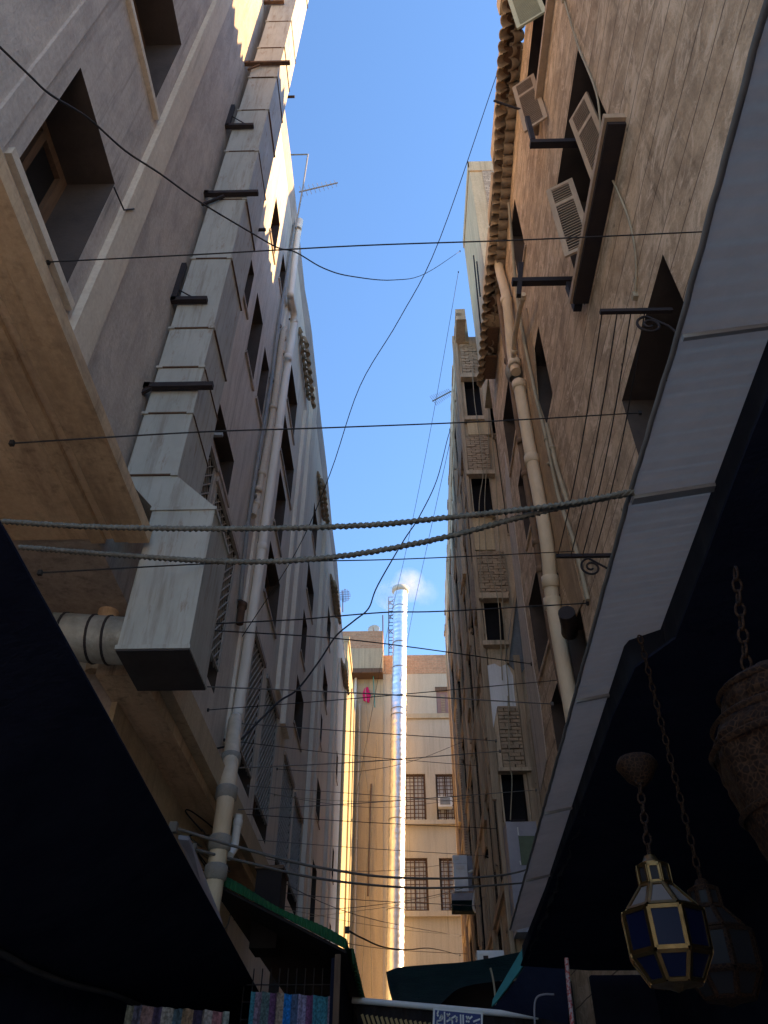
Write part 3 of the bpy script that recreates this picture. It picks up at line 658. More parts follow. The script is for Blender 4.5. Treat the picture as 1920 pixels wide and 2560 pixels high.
MB().obox(A_ - FN * 1.38 + FU * .4, FU * (FLen - .5), -FN * 6, Z_ * (FH - .1)).build('inner_core', 'void', fb)
for q in holes:
    P = lambda a, b, d: A_ + FU * a + Z_ * b + FN * d
    m = MB(); a, b, c, d = q[:4]
    for s0, s1, t0, t1 in ((a - .09, a, c - .05, d + .1), (b, b + .09, c - .05, d + .1), (a, b, c - .1, c - .003), (a, b, d + .003, d + .12)):
        m.obox(P(s0, t0, -.05), FU * (s1 - s0), Z_ * (t1 - t0), FN * (.07 + random.uniform(0, .025)))
    if random.random() < .6:
        s = a + (b - a) * random.uniform(.3, .7); m.obox(P(s, c, -.12), FU * .06, Z_ * (d - c), FN * .07)
    f = m.build('window', 'old_wood', fb); reveal(f, A_, FU, Z_, FN, q, 1.37, 'void')  # reveal colour near-black in place of the unlit interior's shade
    if random.random() < .4:
        s = random.uniform(.3, .6); MB().obox(P(a + .01, c + .01, -.36), FU * (b - a) * s, Z_ * (d - c - .02), FN * .03).build('boarding', 'old_wood', f)
s = .1; k = 0
while s < FLen - .1:                       # timber studs standing proud of the face
    inside = any(a - .02 < s < b + .02 for a, b in cols_)
    z0 = random.choice([3.2, 6.5]); z1 = random.choice([FH - .2, 19.3, FH - .4])
    if not inside:
        wd, dp = random.uniform(.07, .2), random.uniform(.015, .07)
        m = MB(); z = z0
        while z < z1 - .3:
            L_ = min(random.uniform(2.2, 4.5), z1 - z); o = A_ + FU * (s + random.uniform(-.03, .03)) - FN * .03 + Z_ * z
            m.obox(o, FU * wd, FN * (dp + .03 + random.uniform(-.01, .02)), Z_ * L_ + FU * random.uniform(-.06, .06) + FN * random.uniform(-.02, .02)); z += L_ + random.uniform(.02, .3)
        m.build('timber_stud', 'old_wood', fb)
    s += random.uniform(.3, .6)
for z in (3.2, 5.78, 8.4, 11.0, 13.6, 16.2, 18.8):
    m = MB(); a = 0
    while a < FLen - 1:
        L_ = random.uniform(3, 5); L_ = min(L_, FLen - a); m.obox(A_ + FU * a - FN * .03 + Z_ * (z + random.uniform(-.04, .04)), FU * (L_ - .05), FN * (.07 + random.uniform(0, .03)), Z_ * .15); a += L_
    m.build('floor_beam', 'old_wood', fb)
for z0, z1 in ((10.6, 13.0), (14.0, 16.3), (17.0, 19.2)):  # patches where the brick infill shows
    for a in (1.75, 3.6, 6.0, 8.9, 11.9):
        if random.random() < .75: MB().obox(A_ + FU * a - FN * .02 + Z_ * z0, FU * .5, FN * .035, Z_ * (z1 - z0)).build('brick_panel', 'tan_brick_side', fb)
# stepped, broken parapet
pxp = [(1142, 786), (1136, 870), (1132, 960), (1128, 1060), (1124, 1180), (1120, 1290), (1117, 1400), (1114, 1500), (1113, 1600)]
prev = None
for (u0, v0), (u1, v1) in zip(pxp, pxp[1:]):
    p, q = onV(u0, v0, A_, B_), onV(u1, v1, A_, B_)
    a0, a1 = (p - A_).dot(FU), (q - A_).dot(FU); zt = max(FH + .05, (p.z + q.z) / 2)
    m = MB().obox(A_ + FU * a0 + FN * random.uniform(.0, .04) + Z_ * (FH - .4), FU * (a1 - a0 - .02), -FN * .3, Z_ * (zt - FH + .4)); t = a0
    while t < a1 - .3:
        w_ = random.uniform(.2, .5)
        if random.random() < .55: m.obox(A_ + FU * t + FN * random.uniform(.02, .07) + Z_ * (zt - random.uniform(.0, .5)), FU * w_, -FN * .2, Z_ * random.uniform(.1, .2))
        t += w_ + .03
    m.build('parapet', random.choice(['tan_brick_side', 'old_plaster']), fb)
MB().obox(A_ - FN * 1.6 + FU * .3 + Z_ * (FH - .1), FU * (FLen - 4.6), -FN * 4, Z_ * 4.3).build('hidden_sun_blocker', 'pale_plaster', fb)  # unseen block added to keep sun off the top of the left wall
# side wall that faces down the alley: brick infill, black openings, timber posts
def rectY(u0, v0, u1, v1, Y): a, b = onY(u0, v0, Y), onY(u1, v1, Y); return (a.x, b.x, b.z, a.z)
SY = 15.3
sw_holes = []
for r_ in [(1160, 955, 1208, 1050), (1174, 1197, 1234, 1290), (1203, 1508, 1264, 1608), (1250, 1937, 1324, 2080), (1238, 1100, 1272, 1335), (1212, 925, 1240, 1085), (1330, 1960, 1352, 2100)]:
    a, b, c, d = rectY(*r_, SY); sw_holes.append((max(.03, a - 2.0), b - 2.0, c, d, .3))
P0 = Vector((2.0, SY, 0))
mw = MB(); mr = MB(); wall_holes(mw, P0, X_, Z_, -Y_, 2.3, FH, sw_holes, rev=mr); mw.build('side_wall', 'old_plaster', fb)
MB().box(2.5, 5, SY + .32, SY + .4, 1, FH).build('inner_core', 'void', fb)
for q in sw_holes:
    m = MB(); a, b, c, d = q[:4]
    for s0, s1, t0, t1 in ((b, b + .03, c, d), (a - .02, b + .05, d, d + .1), (a - .02, b + .05, c - .07, c)):
        m.box(2.0 + s0 + .002, 2.0 + s1 - .002, SY - .035, SY + .1, t0 + .002, t1 - .002)
    f = m.build('window', 'old_wood', fb); reveal(f, P0, X_, Z_, -Y_, q, .3, 'void')  # black reveal colour stands for the darkness inside
    MB().box(2.0 + a, 2.0 + b, SY + .27, SY + .295, c, d).build('pane', 'void', f)
def brick_wall(r_, fbm):                     # rough courses: each brick its own block, so the joints are real
    a, b, c, d = rectY(*r_, SY); m = MB(); z = c; row = 0
    H = .082
    while z < d - .03:
        x = a - (.12 if row % 2 else 0)
        while x < b:
            x0, x1 = max(x, a), min(x + .235, b)
            if x1 - x0 > .04: 
                j = random.uniform(-.012, .012); m.box(x0 + .0015, x1 - .0015, SY - .11 - random.uniform(.0, .018), SY - .002, z + .008 + j * .5, min(z + H - .006 + j * .5, d))
            x += .25
        z += H; row += 1
    m.build('brick_panel', 'old_brick', fbm)
for r_ in [(1149, 868, 1207, 945), (1163, 1096, 1228, 1188), (1190, 1385, 1272, 1492), (1242, 1772, 1312, 1926)]: brick_wall(r_, fb)
for r_ in [(1150, 805, 1172, 862), (1167, 1062, 1226, 1092), (1180, 1297, 1238, 1380)]:
    a, b, c, d = rectY(*r_, SY); MB().box(a, b, SY - .1, SY - .003, c, d).build('plaster_patch', 'pale_plaster', fb)
for u0, v0, u1, v1 in [(1150, 946, 1212, 954), (1165, 1188, 1236, 1196), (1195, 1494, 1270, 1506), (1243, 1928, 1326, 1936), (1160, 1052, 1210, 1060), (1176, 1292, 1236, 1300), (1205, 1612, 1270, 1622)]:
    a, b, c, d = rectY(u0, v0, u1, v1, SY); MB().box(a, b, SY - .2, SY - .004, c, d).build('stone_ledge', 'old_plaster', fb)
# white patch painted in place of a sunlit wall seen through a break
pts = [(1217, 1665), (1236, 1660), (1250, 1668), (1268, 1660), (1282, 1690), (1286, 1740), (1290, 1768), (1242, 1770), (1232, 1830), (1222, 1760), (1214, 1710)]
MB().prism([onY(u, v, SY - .004) for u, v in pts], (0, -.02, 0)).build('sunlit_gap_patch', 'sunlit_white', fb)
pts = [(1286, 1480), (1312, 1520), (1318, 1660), (1300, 1690), (1262, 1652), (1275, 1560)]
MB().prism([onY(u, v, SY - .004) for u, v in pts], (0, -.024, 0)).build('blue_wash_patch', 'blue_wash', fb)
for u0, v0, u1, v1, wd in [(1140, 860, 1236, 2000, .08), (1208, 925, 1232, 1095, .05), (1290, 1640, 1345, 2100, .14), (1296, 1420, 1268, 1660, .06), (1330, 1800, 1372, 2100, .1)]:
    a, b = onY(u0, v0, SY - .06), onY(u1, v1, SY - .06); m = MB(); m.bar(a, b, wd, .09, (0, 1, 0)); m.build('timber_post', 'old_wood', fb)
for i, (a0, a1, z0, z1) in enumerate([(.25, 1.7, 17.6, 19.2), (1.6, 2.2, 13.0, 16.4), (3.4, 4.1, 15.2, 18.0), (.3, 1.55, 12.2, 13.4), (5.7, 6.7, 12.0, 16.0), (8.8, 9.7, 15.0, 20.0), (11.8, 13.0, 9.0, 15.0), (3.5, 4.1, 8.0, 11.0), (15.4, 16.2, 12.0, 19.0)]):
    MB().obox(A_ + FU * a0 + FN * .004 + Z_ * z0, FU * (a1 - a0), FN * random.uniform(.06, .14), Z_ * (z1 - z0)).build('bay_panel', ['tan_brick_side', 'old_wood', 'old_plaster'][i % 3], fb)
# corner post and the sunlit far edge
MB().obox(A_ - FU * .05 + FN * .03, FU * .22, FN * .09, Z_ * FH).build('corner_post', 'old_wood', fb)
MB().obox(B_ - FU * .35 + FN * .005, FU * .3, FN * .07, Z_ * 21.6).build('corner_post', 'pale_wood', fb)

# ================================================================== building that closes the alley
EY = 40.0
eb = thing('ochre_building', 'ochre plastered building closing the end of the alley, grilled windows under a brick parapet', 'building', (0, EY, 0))
EP = Vector((-3.6, EY, 0)); EW = 7.3
ztop = onY(1040, 1684, EY).z; zbr = onY(1040, 1638, EY).z
wins = [rectY(*r_, EY) for r_ in [(1005, 1935, 1067, 2052), (1088, 1935, 1141, 2052), (1004, 2145, 1073, 2278), (1097, 2145, 1150, 2279), (1090, 1728, 1128, 1788)]]
lw = rectY(903, 1715, 936, 1768, EY)
hs = [(a + 3.6, b + 3.6, c, d, .3) for a, b, c, d in wins + [lw]]
mw = MB(); wall_holes(mw, EP, X_, Z_, -Y_, EW, ztop, hs); mw.quad((-3.6 + EW, EY, 0), (-3.6 + EW, EY + 8, 0), (-3.6 + EW, EY + 8, ztop), (-3.6 + EW, EY, ztop)); mw.build('wall', 'ochre_plaster', eb)
MB().box(-3.6, 3.68, EY + .4, EY + 8, .03, ztop - .02).build('inner_core', 'void', eb)
MB().box(onY(955, 1650, EY).x, 3.7, EY - .02, EY + .25, ztop, zbr).build('parapet', 'red_brick', eb)
MB().box(-3.6, onY(958, 2000, EY).x, EY - .14, EY - .003, 0, ztop).build('pier', 'grey_ochre', eb)
for i, (a, b, c, d) in enumerate(wins):
    q = (a + 3.6, b + 3.6, c, d)
    if i < 4:
        f = window_in(eb, EP, X_, Z_, -Y_, q, .16, 'brown_wood', 'grid_glass', 1, .1)
        grille_in(f, EP, X_, Z_, -Y_, q, .06, .2, .035, 'brown_wood')
    else:
        f = MB().obox(EP + X_ * q[0] + Z_ * c + Y_ * .06, X_ * (b - a), Z_ * (d - c), Y_ * .04).build('shutter', 'mauve_shutter', eb); m = MB(); z = c + .12
        while z < d - .25:
            m.box(a + .25, b - .3, EY + .03, EY + .055, z, z + .05); z += .1
        m.build('louvre', 'shutter_paint', f)
        MB().box(a - .05, b, EY - .05, EY + .05, d + .004, d + .25).build('lintel', 'brown_wood', f)
for u0, v0, u1, v1 in [(1002, 2053, 1140, 2063), (1002, 2280, 1146, 2293)]:
    a, b, c, d = rectY(u0, v0, u1, v1, EY); MB().box(a, b + .6, EY - .22, EY - .003, c, d).build('sill', 'ochre_plaster', eb)
a, b, c, d = rectY(1010, 1786, 1140, 1792, EY); MB().box(a - .6, b, EY - .1, EY - .003, c - .1, d).build('ledge', 'grey_ochre', eb)
a, b, c, d = rectY(886, 1598, 958, 1690, EY); zc = onY(920, 1640, EY).z
MB().box(-4.2, b, EY - .9, EY - .143, c, zc).build('bay', 'grey_ochre', eb); MB().box(-4.2, b, EY - .9, EY + 4, zc + .002, d).build('bay_parapet', 'red_brick', eb)
MB().box(-4.2, b, EY - .95, EY - .1, c - .28, c - .003).build('bay_floor', 'brown_wood', eb)
q = (lw[0] + 3.6, lw[1] + 3.6, lw[2], lw[3]); f = window_in(eb, EP, X_, Z_, -Y_, q, .1, 'teal_frame', 'void', 0, .12)
MB().box(-4.4, -3.3, EY - .01, EY + .05, 0, 21).build('return_wall', 'grey_ochre', eb)

# sunlit yellow building between the two
zy = onX(862, 1530, -2.5).z
yb_ = thing('yellow_building', 'narrow sunlit yellow building beyond the far corner of the left block', 'building', (-2.5, 33.1, 0))
MB().box(-9, -2.5, 33.04, 39.8, 0, zy).build('wall', 'yellow_plaster', yb_)
MB().box(-9, -2.42, 36.2, 39.82, 0, zy - .9).build('pier', 'yellow_plaster', yb_)
MB().box(-9.05, -2.44, 33.02, 36.15, zy + .002, zy + .3).build('cornice', 'yellow_plaster', yb_)

# ================================================================== ventilation duct on the left wall
dt = thing('ventilation_duct', 'square galvanised ventilation duct climbing the left wall to the roof', 'duct', (-2.1, 5.6, 4.7))
DX0, DX1, DY0, DY1 = -2.55, -2.06, 5.2, 5.95
def lean(z): return .13 * max(0, z - 6.5) / 17
seams = [onY(u, v, DY0).z for u, v in [(305, 1190), (348, 1035), (392, 920), (431, 822), (486, 648), (531, 501), (566, 380), (598, 277), (625, 195), (648, 121), (673, 55)]] + [22.4, 24.2]
zL0, zL1 = 4.68, 6.14
LX0, LX1, LY1 = -2.2, -1.635, 5.85
m = MB().box(LX0, LX1, DY0, LY1, zL0 + .012, zL1); m.build('duct_section', 'duct_metal', dt)
MB().box(LX0 - .004, LX1 + .004, DY0 - .004, LY1 + .004, zL0, zL0 + .012).build('duct_bottom', 'duct_dark', dt)
fl_ = MB().box(LX0 - .012, LX1 + .012, DY0 - .012, LY1 + .012, zL0 + .014, zL0 + .05); fl_.build('flange', 'duct_metal', dt)
MB().box(LX0 - .015, LX1 + .015, DY0 - .015, LY1 + .015, zL1 - .02, zL1 + .016).build('flange', 'duct_metal', dt)
zt = seams[0]
a = [(LX0, DY0, zL1 + .016), (LX1, DY0, zL1 + .016), (LX1, LY1, zL1 + .016), (LX0, LY1, zL1 + .016)]
b = [(DX0, DY0, zt), (DX1, DY0, zt), (DX1, DY1, zt), (DX0, DY1, zt)]
MB().add(a + b, [(0, 1, 5, 4), (1, 2, 6, 5), (2, 3, 7, 6), (3, 0, 4, 7)]).build('duct_section', 'duct_metal', dt)
for z0, z1 in zip(seams, seams[1:]):
    e = random.uniform(-.008, .008)
    l0, l1 = lean(z0), lean(z1); f_ = random.uniform(-.006, .006)
    MB().obox((DX0 + e + l0, DY0 + f_, z0), (DX1 - DX0, 0, 0), (0, DY1 - DY0, 0), (l1 - l0, 0, z1 - z0 - .002)).build('duct_section', 'duct_metal', dt)
    MB().box(DX0 + l0 - .014, DX1 + l0 + .016, DY0 - .014, DY1 + .02, z0 - .008, z0 + .01).build('flange', 'rusty_iron', dt)
    MB().box(DX0 + l0 - .018, DX0 + l0 + .05, DY0 - .02, DY0 + .02, z0 - .016, z0 + .018).build('seam_clip', 'duct_metal', dt); MB().box(DX1 + l0 - .05, DX1 + l0 + .02, DY0 - .02, DY0 + .02, z0 - .016, z0 + .018).build('seam_clip', 'duct_metal', dt)
m = MB()
c0, c1 = onY(300, 1602, 5.5), onY(130, 1590, 5.5)
m.tube([c0 + X_ * .12, c0, c0.lerp(c1, .4), c0.lerp(c1, .8), c1], .2, 20); cyl = m.build('branch_pipe', 'wrap_metal', dt)
m = MB()
for t in (.15, .38, .8): m.lathe(c0.lerp(c1, t) - X_ * .01, [(.202, 0), (.21, .003), (.21, .02), (.202, .023)], 20, (1, 0, 0))
m.build('clamp', 'iron', cyl)

br = 'wall brackets holding the ventilation duct'
def bracket(label, u0, v0, u1, v1, leg=None, strut=None, t=.065, y=DY0 - .05, mtl='iron'):
    a, b = onY(u0, v0, y), onY(u1, v1, y)
    o = thing('duct_bracket', label, 'bracket', (a.x, y, a.z), br)
    z = (a.z + b.z) / 2
    MB().box(a.x, b.x, y - t / 2, y + t / 2, z - t / 2, z + t / 2).build('arm', mtl, o)
    MB().box(LX + .001, max(a.x + .02, LX + .06), y - t / 2, y + t / 2, z - t / 2 - .003, z + (leg or .12)).build('wall_plate', mtl, o)
    if strut:
        p, q = onY(*strut[0], y - .002), onY(*strut[1], y - .002); MB().bar(p, q, strut[2], strut[2], (0, 1, 0)).build('strut', mtl, o)
bracket('dark iron bracket crossing the duct below a wavy cable, fourth up from the duct box', 511, 486, 646, 481, .05, ((505, 512), (560, 490), .035))
bracket('dark iron L bracket with a thin wire strut, high on the shaded duct', 565, 316, 634, 314, .75, ((566, 283), (612, 309), .012))
bracket('dark iron L bracket with a thin wire strut, midway up the duct', 424, 751, 518, 749, .75, ((424, 712), (485, 745), .012))
bracket('longest black iron bracket across the duct, with a bent strut at the wall', 344, 960, 531, 971, .04, ((335, 992), (380, 968), .04))
bracket('brown rusty bracket across the sunlit top part of the duct', 622, 160, 725, 156, .05, ((620, 174), (650, 162), .03), mtl='rusty_iron')
bracket('brown rusty bracket at the very top edge of the view on the duct', 672, 6, 710, 5, .05, mtl='rusty_iron')
for u0, v0, u1, v1, lb_ in [(505, 1086, 556, 1089, 'short grey bar stub sticking out past the right side of the duct, the lowest'), (640, 573, 664, 575, 'short dark bar stub sticking out beside the duct above the wire'), (705, 241, 736, 243, 'short dark bar stub sticking out against the blue sky beside the sunlit duct')]:
    a, b = onY(u0, v0, DY1 + .03), onY(u1, v1, DY1 + .03)
    tag(MB().box(min(a.x, DX1 - .1), b.x, DY1 + .021, DY1 + .06, a.z - .02, a.z + .02).build('duct_support_bar', 'grey_pipe' if v0 > 1000 else 'iron'), lb_, 'bracket', 'bar stubs beside the duct')

# ================================================================== pipes
def pipe(name, label, px_, x, r, mtl, collars=(), cat='pipe', wall=None, cr=1.35):
    P = [onX(u, v, x) for u, v in px_]
    o = thing(name, label, cat, P[-1])
    MB().tube(smooth_path(P, 5) if len(P) > 2 else P, r, 14).build('pipe_run', mtl, o)
    for u, v in collars:
        c = onX(u, v, x); k = min(range(len(P) - 1), key=lambda i: (P[i].lerp(P[i + 1], .5) - c).length); d = (P[k + 1] - P[k]).normalized()
        MB().lathe(c - d * r * .9, [(r * 1.01, 0), (r * cr, .01), (r * cr, r * 1.7), (r * 1.01, r * 1.7 + .012)], 14, d).build('collar', mtl, o)
        if wall is not None:
            MB().box(min(wall, x), max(wall, x), c.y - .02, c.y + .02, c.z + r * 1.2, c.z + r * 1.2 + .03).build('clip', 'iron', o)
    return o
pipe('drain_pipe', 'long white drainpipe running up the left wall, elbow near the sunlit edge', [(588, 1800), (600, 1750), (655, 1370), (712, 960), (735, 805), (727, 745), (728, 725), (742, 600), (750, 552)], -2.46, .088, 'white_pipe', [(655, 1370), (696, 1075), (719, 895), (735, 805), (745, 570)], wall=LX, cr=1.12)
P = [onX(u, v, x) for u, v, x in [(518, 2330, -2.0), (533, 2225, -2.0), (552, 2090, -2.0), (566, 1985, -2.0), (577, 1900, -2.12), (588, 1800, -2.44)]]
o = thing('drain_pipe', 'stained brown and white lower drainpipe behind the black canopy, under the long white one', 'pipe', P[0])
MB().tube(smooth_path(P, 5), .1, 14).build('pipe_run', 'cream_pipe', o)
for t in (P[1].lerp(P[2], .3), P[1].lerp(P[2], .85), P[3], P[4]): MB().lathe(t - Z_ * .08, [(.101, 0), (.125, .02), (.125, .15), (.101, .17)], 14).build('collar', 'cement', o)
pipe('elbow_pipe', 'short white elbow pipe with an open black end beside the lower drainpipe', [(572, 2140), (584, 2120), (590, 2085), (596, 2045), (597, 2036)], -1.95, .05, 'white_pipe', [(594, 2060)], cr=1.15)
pipe('conduit', 'thin grey conduit running up the left wall beside the white drainpipe', [(600, 1500), (617, 1335), (640, 1180), (677, 955), (695, 820), (716, 690), (737, 560)], -2.54, .035, 'grey_pipe', [(635, 1240), (680, 950), (699, 815)], wall=LX, cr=1.5)
pipe('soil_pipe', 'broken pale soil pipe with collars between conduit and white drainpipe', [(632, 1290), (640, 1260), (655, 1185), (684, 1015), (705, 850), (712, 822)], -2.52, .062, 'band_plaster', [(640, 1262), (645, 1225), (655, 1185), (683, 1020), (704, 880), (708, 845)], wall=LX, cr=1.3)
pipe('pipe_stub', 'dark broken pipe stub hanging on the left wall low beside the white drainpipe', [(599, 1560), (603, 1530), (607, 1510)], -2.52, .06, 'rusty_iron', [(606, 1515)], wall=LX, cr=1.3)
pipe('corner_pipe', 'beige pipe rising behind the duct at the end of the tan overhang', [(240, 1680), (265, 1560), (285, 1480), (312, 1380)], -2.82, .1, 'tan_soffit', [])
pipe('drain_pipe', 'thick cream drainpipe with collars running down the brown right house', [(1437, 1820), (1418, 1711), (1381, 1500), (1366, 1348), (1330, 1151), (1296, 954)], 2.27, .105, 'cream_pipe', [(1381, 1509), (1376, 1455), (1330, 1151), (1298, 965)], wall=RX, cr=1.22)
pipe('drain_pipe', 'ochre drainpipe under the tiled eave above the cream one', [(1290, 930), (1279, 880), (1267, 752), (1250, 680), (1236, 610)], 2.27, .095, 'cream_pipe', [(1266, 752), (1286, 910)], wall=RX, cr=1.25)
pipe('drain_pipe', 'thin rusty brown pipe running left of the cream drainpipe', [(1432, 1800), (1400, 1690), (1352, 1430), (1342, 1358), (1314, 1187), (1288, 1011), (1270, 895), (1247, 740)], 2.3, .06, 'brown_pipe', [(1352, 1425), (1342, 1358), (1314, 1187), (1303, 1104), (1270, 902)], wall=RX, cr=1.35)
pipe('conduit', 'thin pale conduit sloping down the right house past the iron arms', [(1470, 1500), (1433, 1350), (1397, 1244), (1366, 1099), (1335, 970), (1296, 767), (1272, 508)], 2.34, .028, 'wire_tan', [(1366, 1099), (1375, 1160)], wall=RX, cr=1.5)
pipe('waste_pipe', 'cream side pipe joining the cream drainpipe below the lower iron arm', [(1283, 893), (1286, 850), (1296, 790), (1305, 755), (1309, 735)], 2.2, .045, 'cream_pipe', [(1286, 880), (1307, 745)], cr=1.3)
pipe('conduit', 'second thin pale conduit ending in a junction by the clothes lines', [(1420, 1260), (1395, 1180), (1380, 1120), (1366, 1060)], 2.35, .03, 'wire_tan', [(1380, 1120)], cr=1.5)
a = onX(1424, 1582, 2.3)
tag(MB().tube([a, a + Vector((-.05, -.25, -.03)), a + Vector((-.12, -.5, .0))], .11, 14).build('pipe_elbow', 'iron'), 'black open pipe elbow beside the cream drainpipe, over a dark window', 'pipe')
a = onX(1284, 930, 2.27); tag(MB().lathe(a - Z_ * .2, [(.1, 0), (.15, .05), (.17, .2), (.13, .35), (.1, .42)], 12, (.02, 0, 1)).build('cement_joint', 'cement'), 'grey lump of cement round the joint atop the cream drainpipe', 'joint')

# black iron arms of the right house
def arm(label, u0, v0, u1, v1, y, t=.11, extra=None):
    a, b = onY(u0, v0, y), onY(u1, v1, y); o = thing('wall_bracket', label, 'bracket', (RX, y, b.z), 'black iron arms below the shuttered windows')
    MB().box(a.x, max(b.x, RX + .05), y - t / 2, y + t / 2, a.z - t / 2, a.z + t / 2).build('arm', 'iron', o)
    if extra:
        p, q = onY(*extra[0], y - .01), onY(*extra[1], y - .01); MB().bar(p, q, extra[2], extra[2], (0, 1, 0)).build('upright', 'iron', o)
arm('black iron arm jutting out beside the middle shuttered window, its end holding a short upright', 1325, 360, 1510, 358, 4.6, .09, ((1333, 352), (1318, 295), .06))
arm('black iron arm jutting out below the open lower shutter', 1280, 705, 1450, 697, 5.75, .085, ((1297, 740), (1303, 660), .06))
a, b = onX(1424, 712, 2.3), onX(1445, 770, 2.3)
tag(MB().bar(a, b, .1, .1).build('iron_bracket', 'iron'), 'short black iron bracket under the end of the long sill', 'bracket')
a, b = onY(1235, 252, 5.2), onY(1332, 284, 5.2)
tag(MB().tube([a, b], .02, 8).build('iron_rod', 'iron'), 'thin iron rod poking out into the sky past the tiled eave', 'rod')

def scroll_arm(label, u0, v0, u1, v1, y, cu, cv, rad):
    a, b = onY(u0, v0, y), onY(u1, v1, y); z = (a.z + b.z) / 2
    o = thing('scroll_bracket', label, 'bracket', (RX, y, z), 'clothes line brackets on the right house')
    MB().box(a.x, RX + .03, y - .018, y + .018, z - .02, z + .02).build('arm', 'iron', o)
    c = onY(cu, cv, y); P = []
    for i in range(60):
        t = i / 59; an = -2.6 * math.pi * 2 * t * .62 + math.pi * .5; rr = rad * (1 - .82 * t); P.append(Vector((c.x + math.cos(an + 3.1) * rr, y, c.z - math.sin(an + 3.1) * rr)))
    P = [Vector((RX, y, z - .34)), Vector((RX - .06, y, z - .22))] + P
    MB().tube(P, .012, 6).build('scroll', 'iron', o)
    return [Vector((a.x + .02 + (RX - a.x) * k, y, z)) for k in (0, .22, .42, .62)]
s1 = scroll_arm('upper iron clothes line arm with a curled scroll, in front of the large dark window', 1500, 780, 1700, 775, 4.0, 1625, 812, .12)
s2 = scroll_arm('lower iron clothes line arm with a curled scroll, beside the grey awning', 1390, 1391, 1535, 1388, 6.8, 1478, 1418, .12)
for p, q in zip(s1, s2):
    P = [p.lerp(q, t / 16) - Z_ * (.12 * math.sin(math.pi * t / 16)) for t in range(17)]
    tag(MB().tube(P, .006, 6).build('clothes_line', 'wire_black'), 'dark clothes line stretched between the two scrolled iron arms', 'clothes line', 'clothes lines between the two scrolled arms')

# ================================================================== grey corrugated awning on the right
aw = thing('corrugated_awning', 'grey corrugated awning along the right shops with a frayed outer edge', 'awning', (.9, 4, 3.2))
EDG = [(p.y, p.x) for p in (onZ(u, v, 3.2) for u, v in [(1905, 70), (1698, 840), (1580, 1225), (1425, 1790), (1275, 2330)])]
def edge(y): return lin([(-4, .6)] + EDG, y)
rows = []; y = -4.0
while y < EDG[-1][0]:
    c = .003 * math.sin(y * 2 * math.pi / .05); x = edge(y) + random.uniform(-.004, .004)
    rows.append([Vector((x + (2.35 - x) * t, y, 3.2 + .3 * t + c)) for t in (0, .1, .2, .3, .4, .6, .8, 1)])
    y += .015
MB().grid(rows, True).build('sheet', 'awning_sheet', aw)
m = MB(); P = [Vector((edge(y) - .004, y, 3.2 + random.uniform(-.004, .004))) for y in [-4 + i * .05 for i in range(int((EDG[-1][0] + 4) / .05))]]
m.tube(P, .008, 6); m.build('edge_cord', 'wire_grey', aw)
for y in (1.2, 1.8, 3.15, 4.55, 5.9):
    x = edge(y); MB().obox((x, y - .02, 3.17), (1.5, 0, .3 * 1.5 / (2.35 - x)), (0, .012 if y != 1.8 else .03, 0), (0, 0, .014)).build('batten', 'grey_pipe', aw)
# fringed black valance and the black lining behind it
vl = thing('black_valance', 'black fringed cloth valance hanging under the grey awning', 'valance', (1.2, 3, 3.2))
pv_ = [onZ(u, v, z) for u, v, z in [(1910, 822, 3.27), (1640, 1556, 3.29), (1565, 1563, 3.26), (1361, 2198, 3.28)]]
VE = [(-4, pv_[0].x - .1), (pv_[0].y, pv_[0].x), (pv_[1].y - .02, pv_[1].x), (pv_[1].y + .02, pv_[2].x), (pv_[3].y, pv_[3].x), (8.2, pv_[3].x + .05)]
def vx(y): return lin(VE, y)
top, bot, edge_ = [], [], []
for i in range(300):
    y = -4 + i * 12.2 / 299; x = vx(y); zz = 3.2 + .3 * (x - edge(y)) / (2.35 - edge(y)) - .012
    top.append(Vector((x, y, zz))); bot.append(Vector((x + .012 * math.sin(y * 9) + .006 * math.sin(y * 31), y, zz - .16 - .012 * math.sin(y * 17))))
mid = [a.lerp(b, .5) + X_ * .006 * math.sin(a.y * 41) for a, b in zip(top, bot)]
MB().grid([top, mid, bot], True, (.006, 0, 0)).build('cloth', 'fringe_cloth', vl)
rows = []
for i in range(62):
    y = -4 + i * .2; x = min(vx(y - .25), vx(y), vx(y + .25)) - .025
    rows.append([Vector((x + (4.2 - x) * t, y, 3.1 - .03 * (1 - math.cos(t * 6 + y)) - .1 * t)) for t in (0, .2, .4, .6, .8, 1)])
tag(MB().grid(rows, True, (0, 0, .01)).build('black_canopy', 'black_cloth'), 'black cloth ceiling over the right hand lantern shop', 'canopy')
tag(MB().box(.8, 3.4, -.42, -.36, .03, 3.02).box(3.4, 3.5, -.35, 9, .03, 2.9).build('black_screen', 'black_cloth'), 'added black screen keeping light off the lanterns, with the shop back wall', 'partition')  # first box is an unseen screen added to shade the lanterns
tag(MB().box(2.31, 2.37, -.3, 8.28, .03, 3.02).build('shop_shade_sheet', 'black_cloth'), 'black sheet added over the wall for the deep shade behind the lanterns', 'cloth')  # black sheet in place of shade on the lit wall
m = MB().box(1.75, 3.4, 8.3, 8.4, .03, 3.0); tag(m.build('black_screen', 'black_cloth'), 'black end partition of the lantern shop at the green tarpaulin', 'partition')

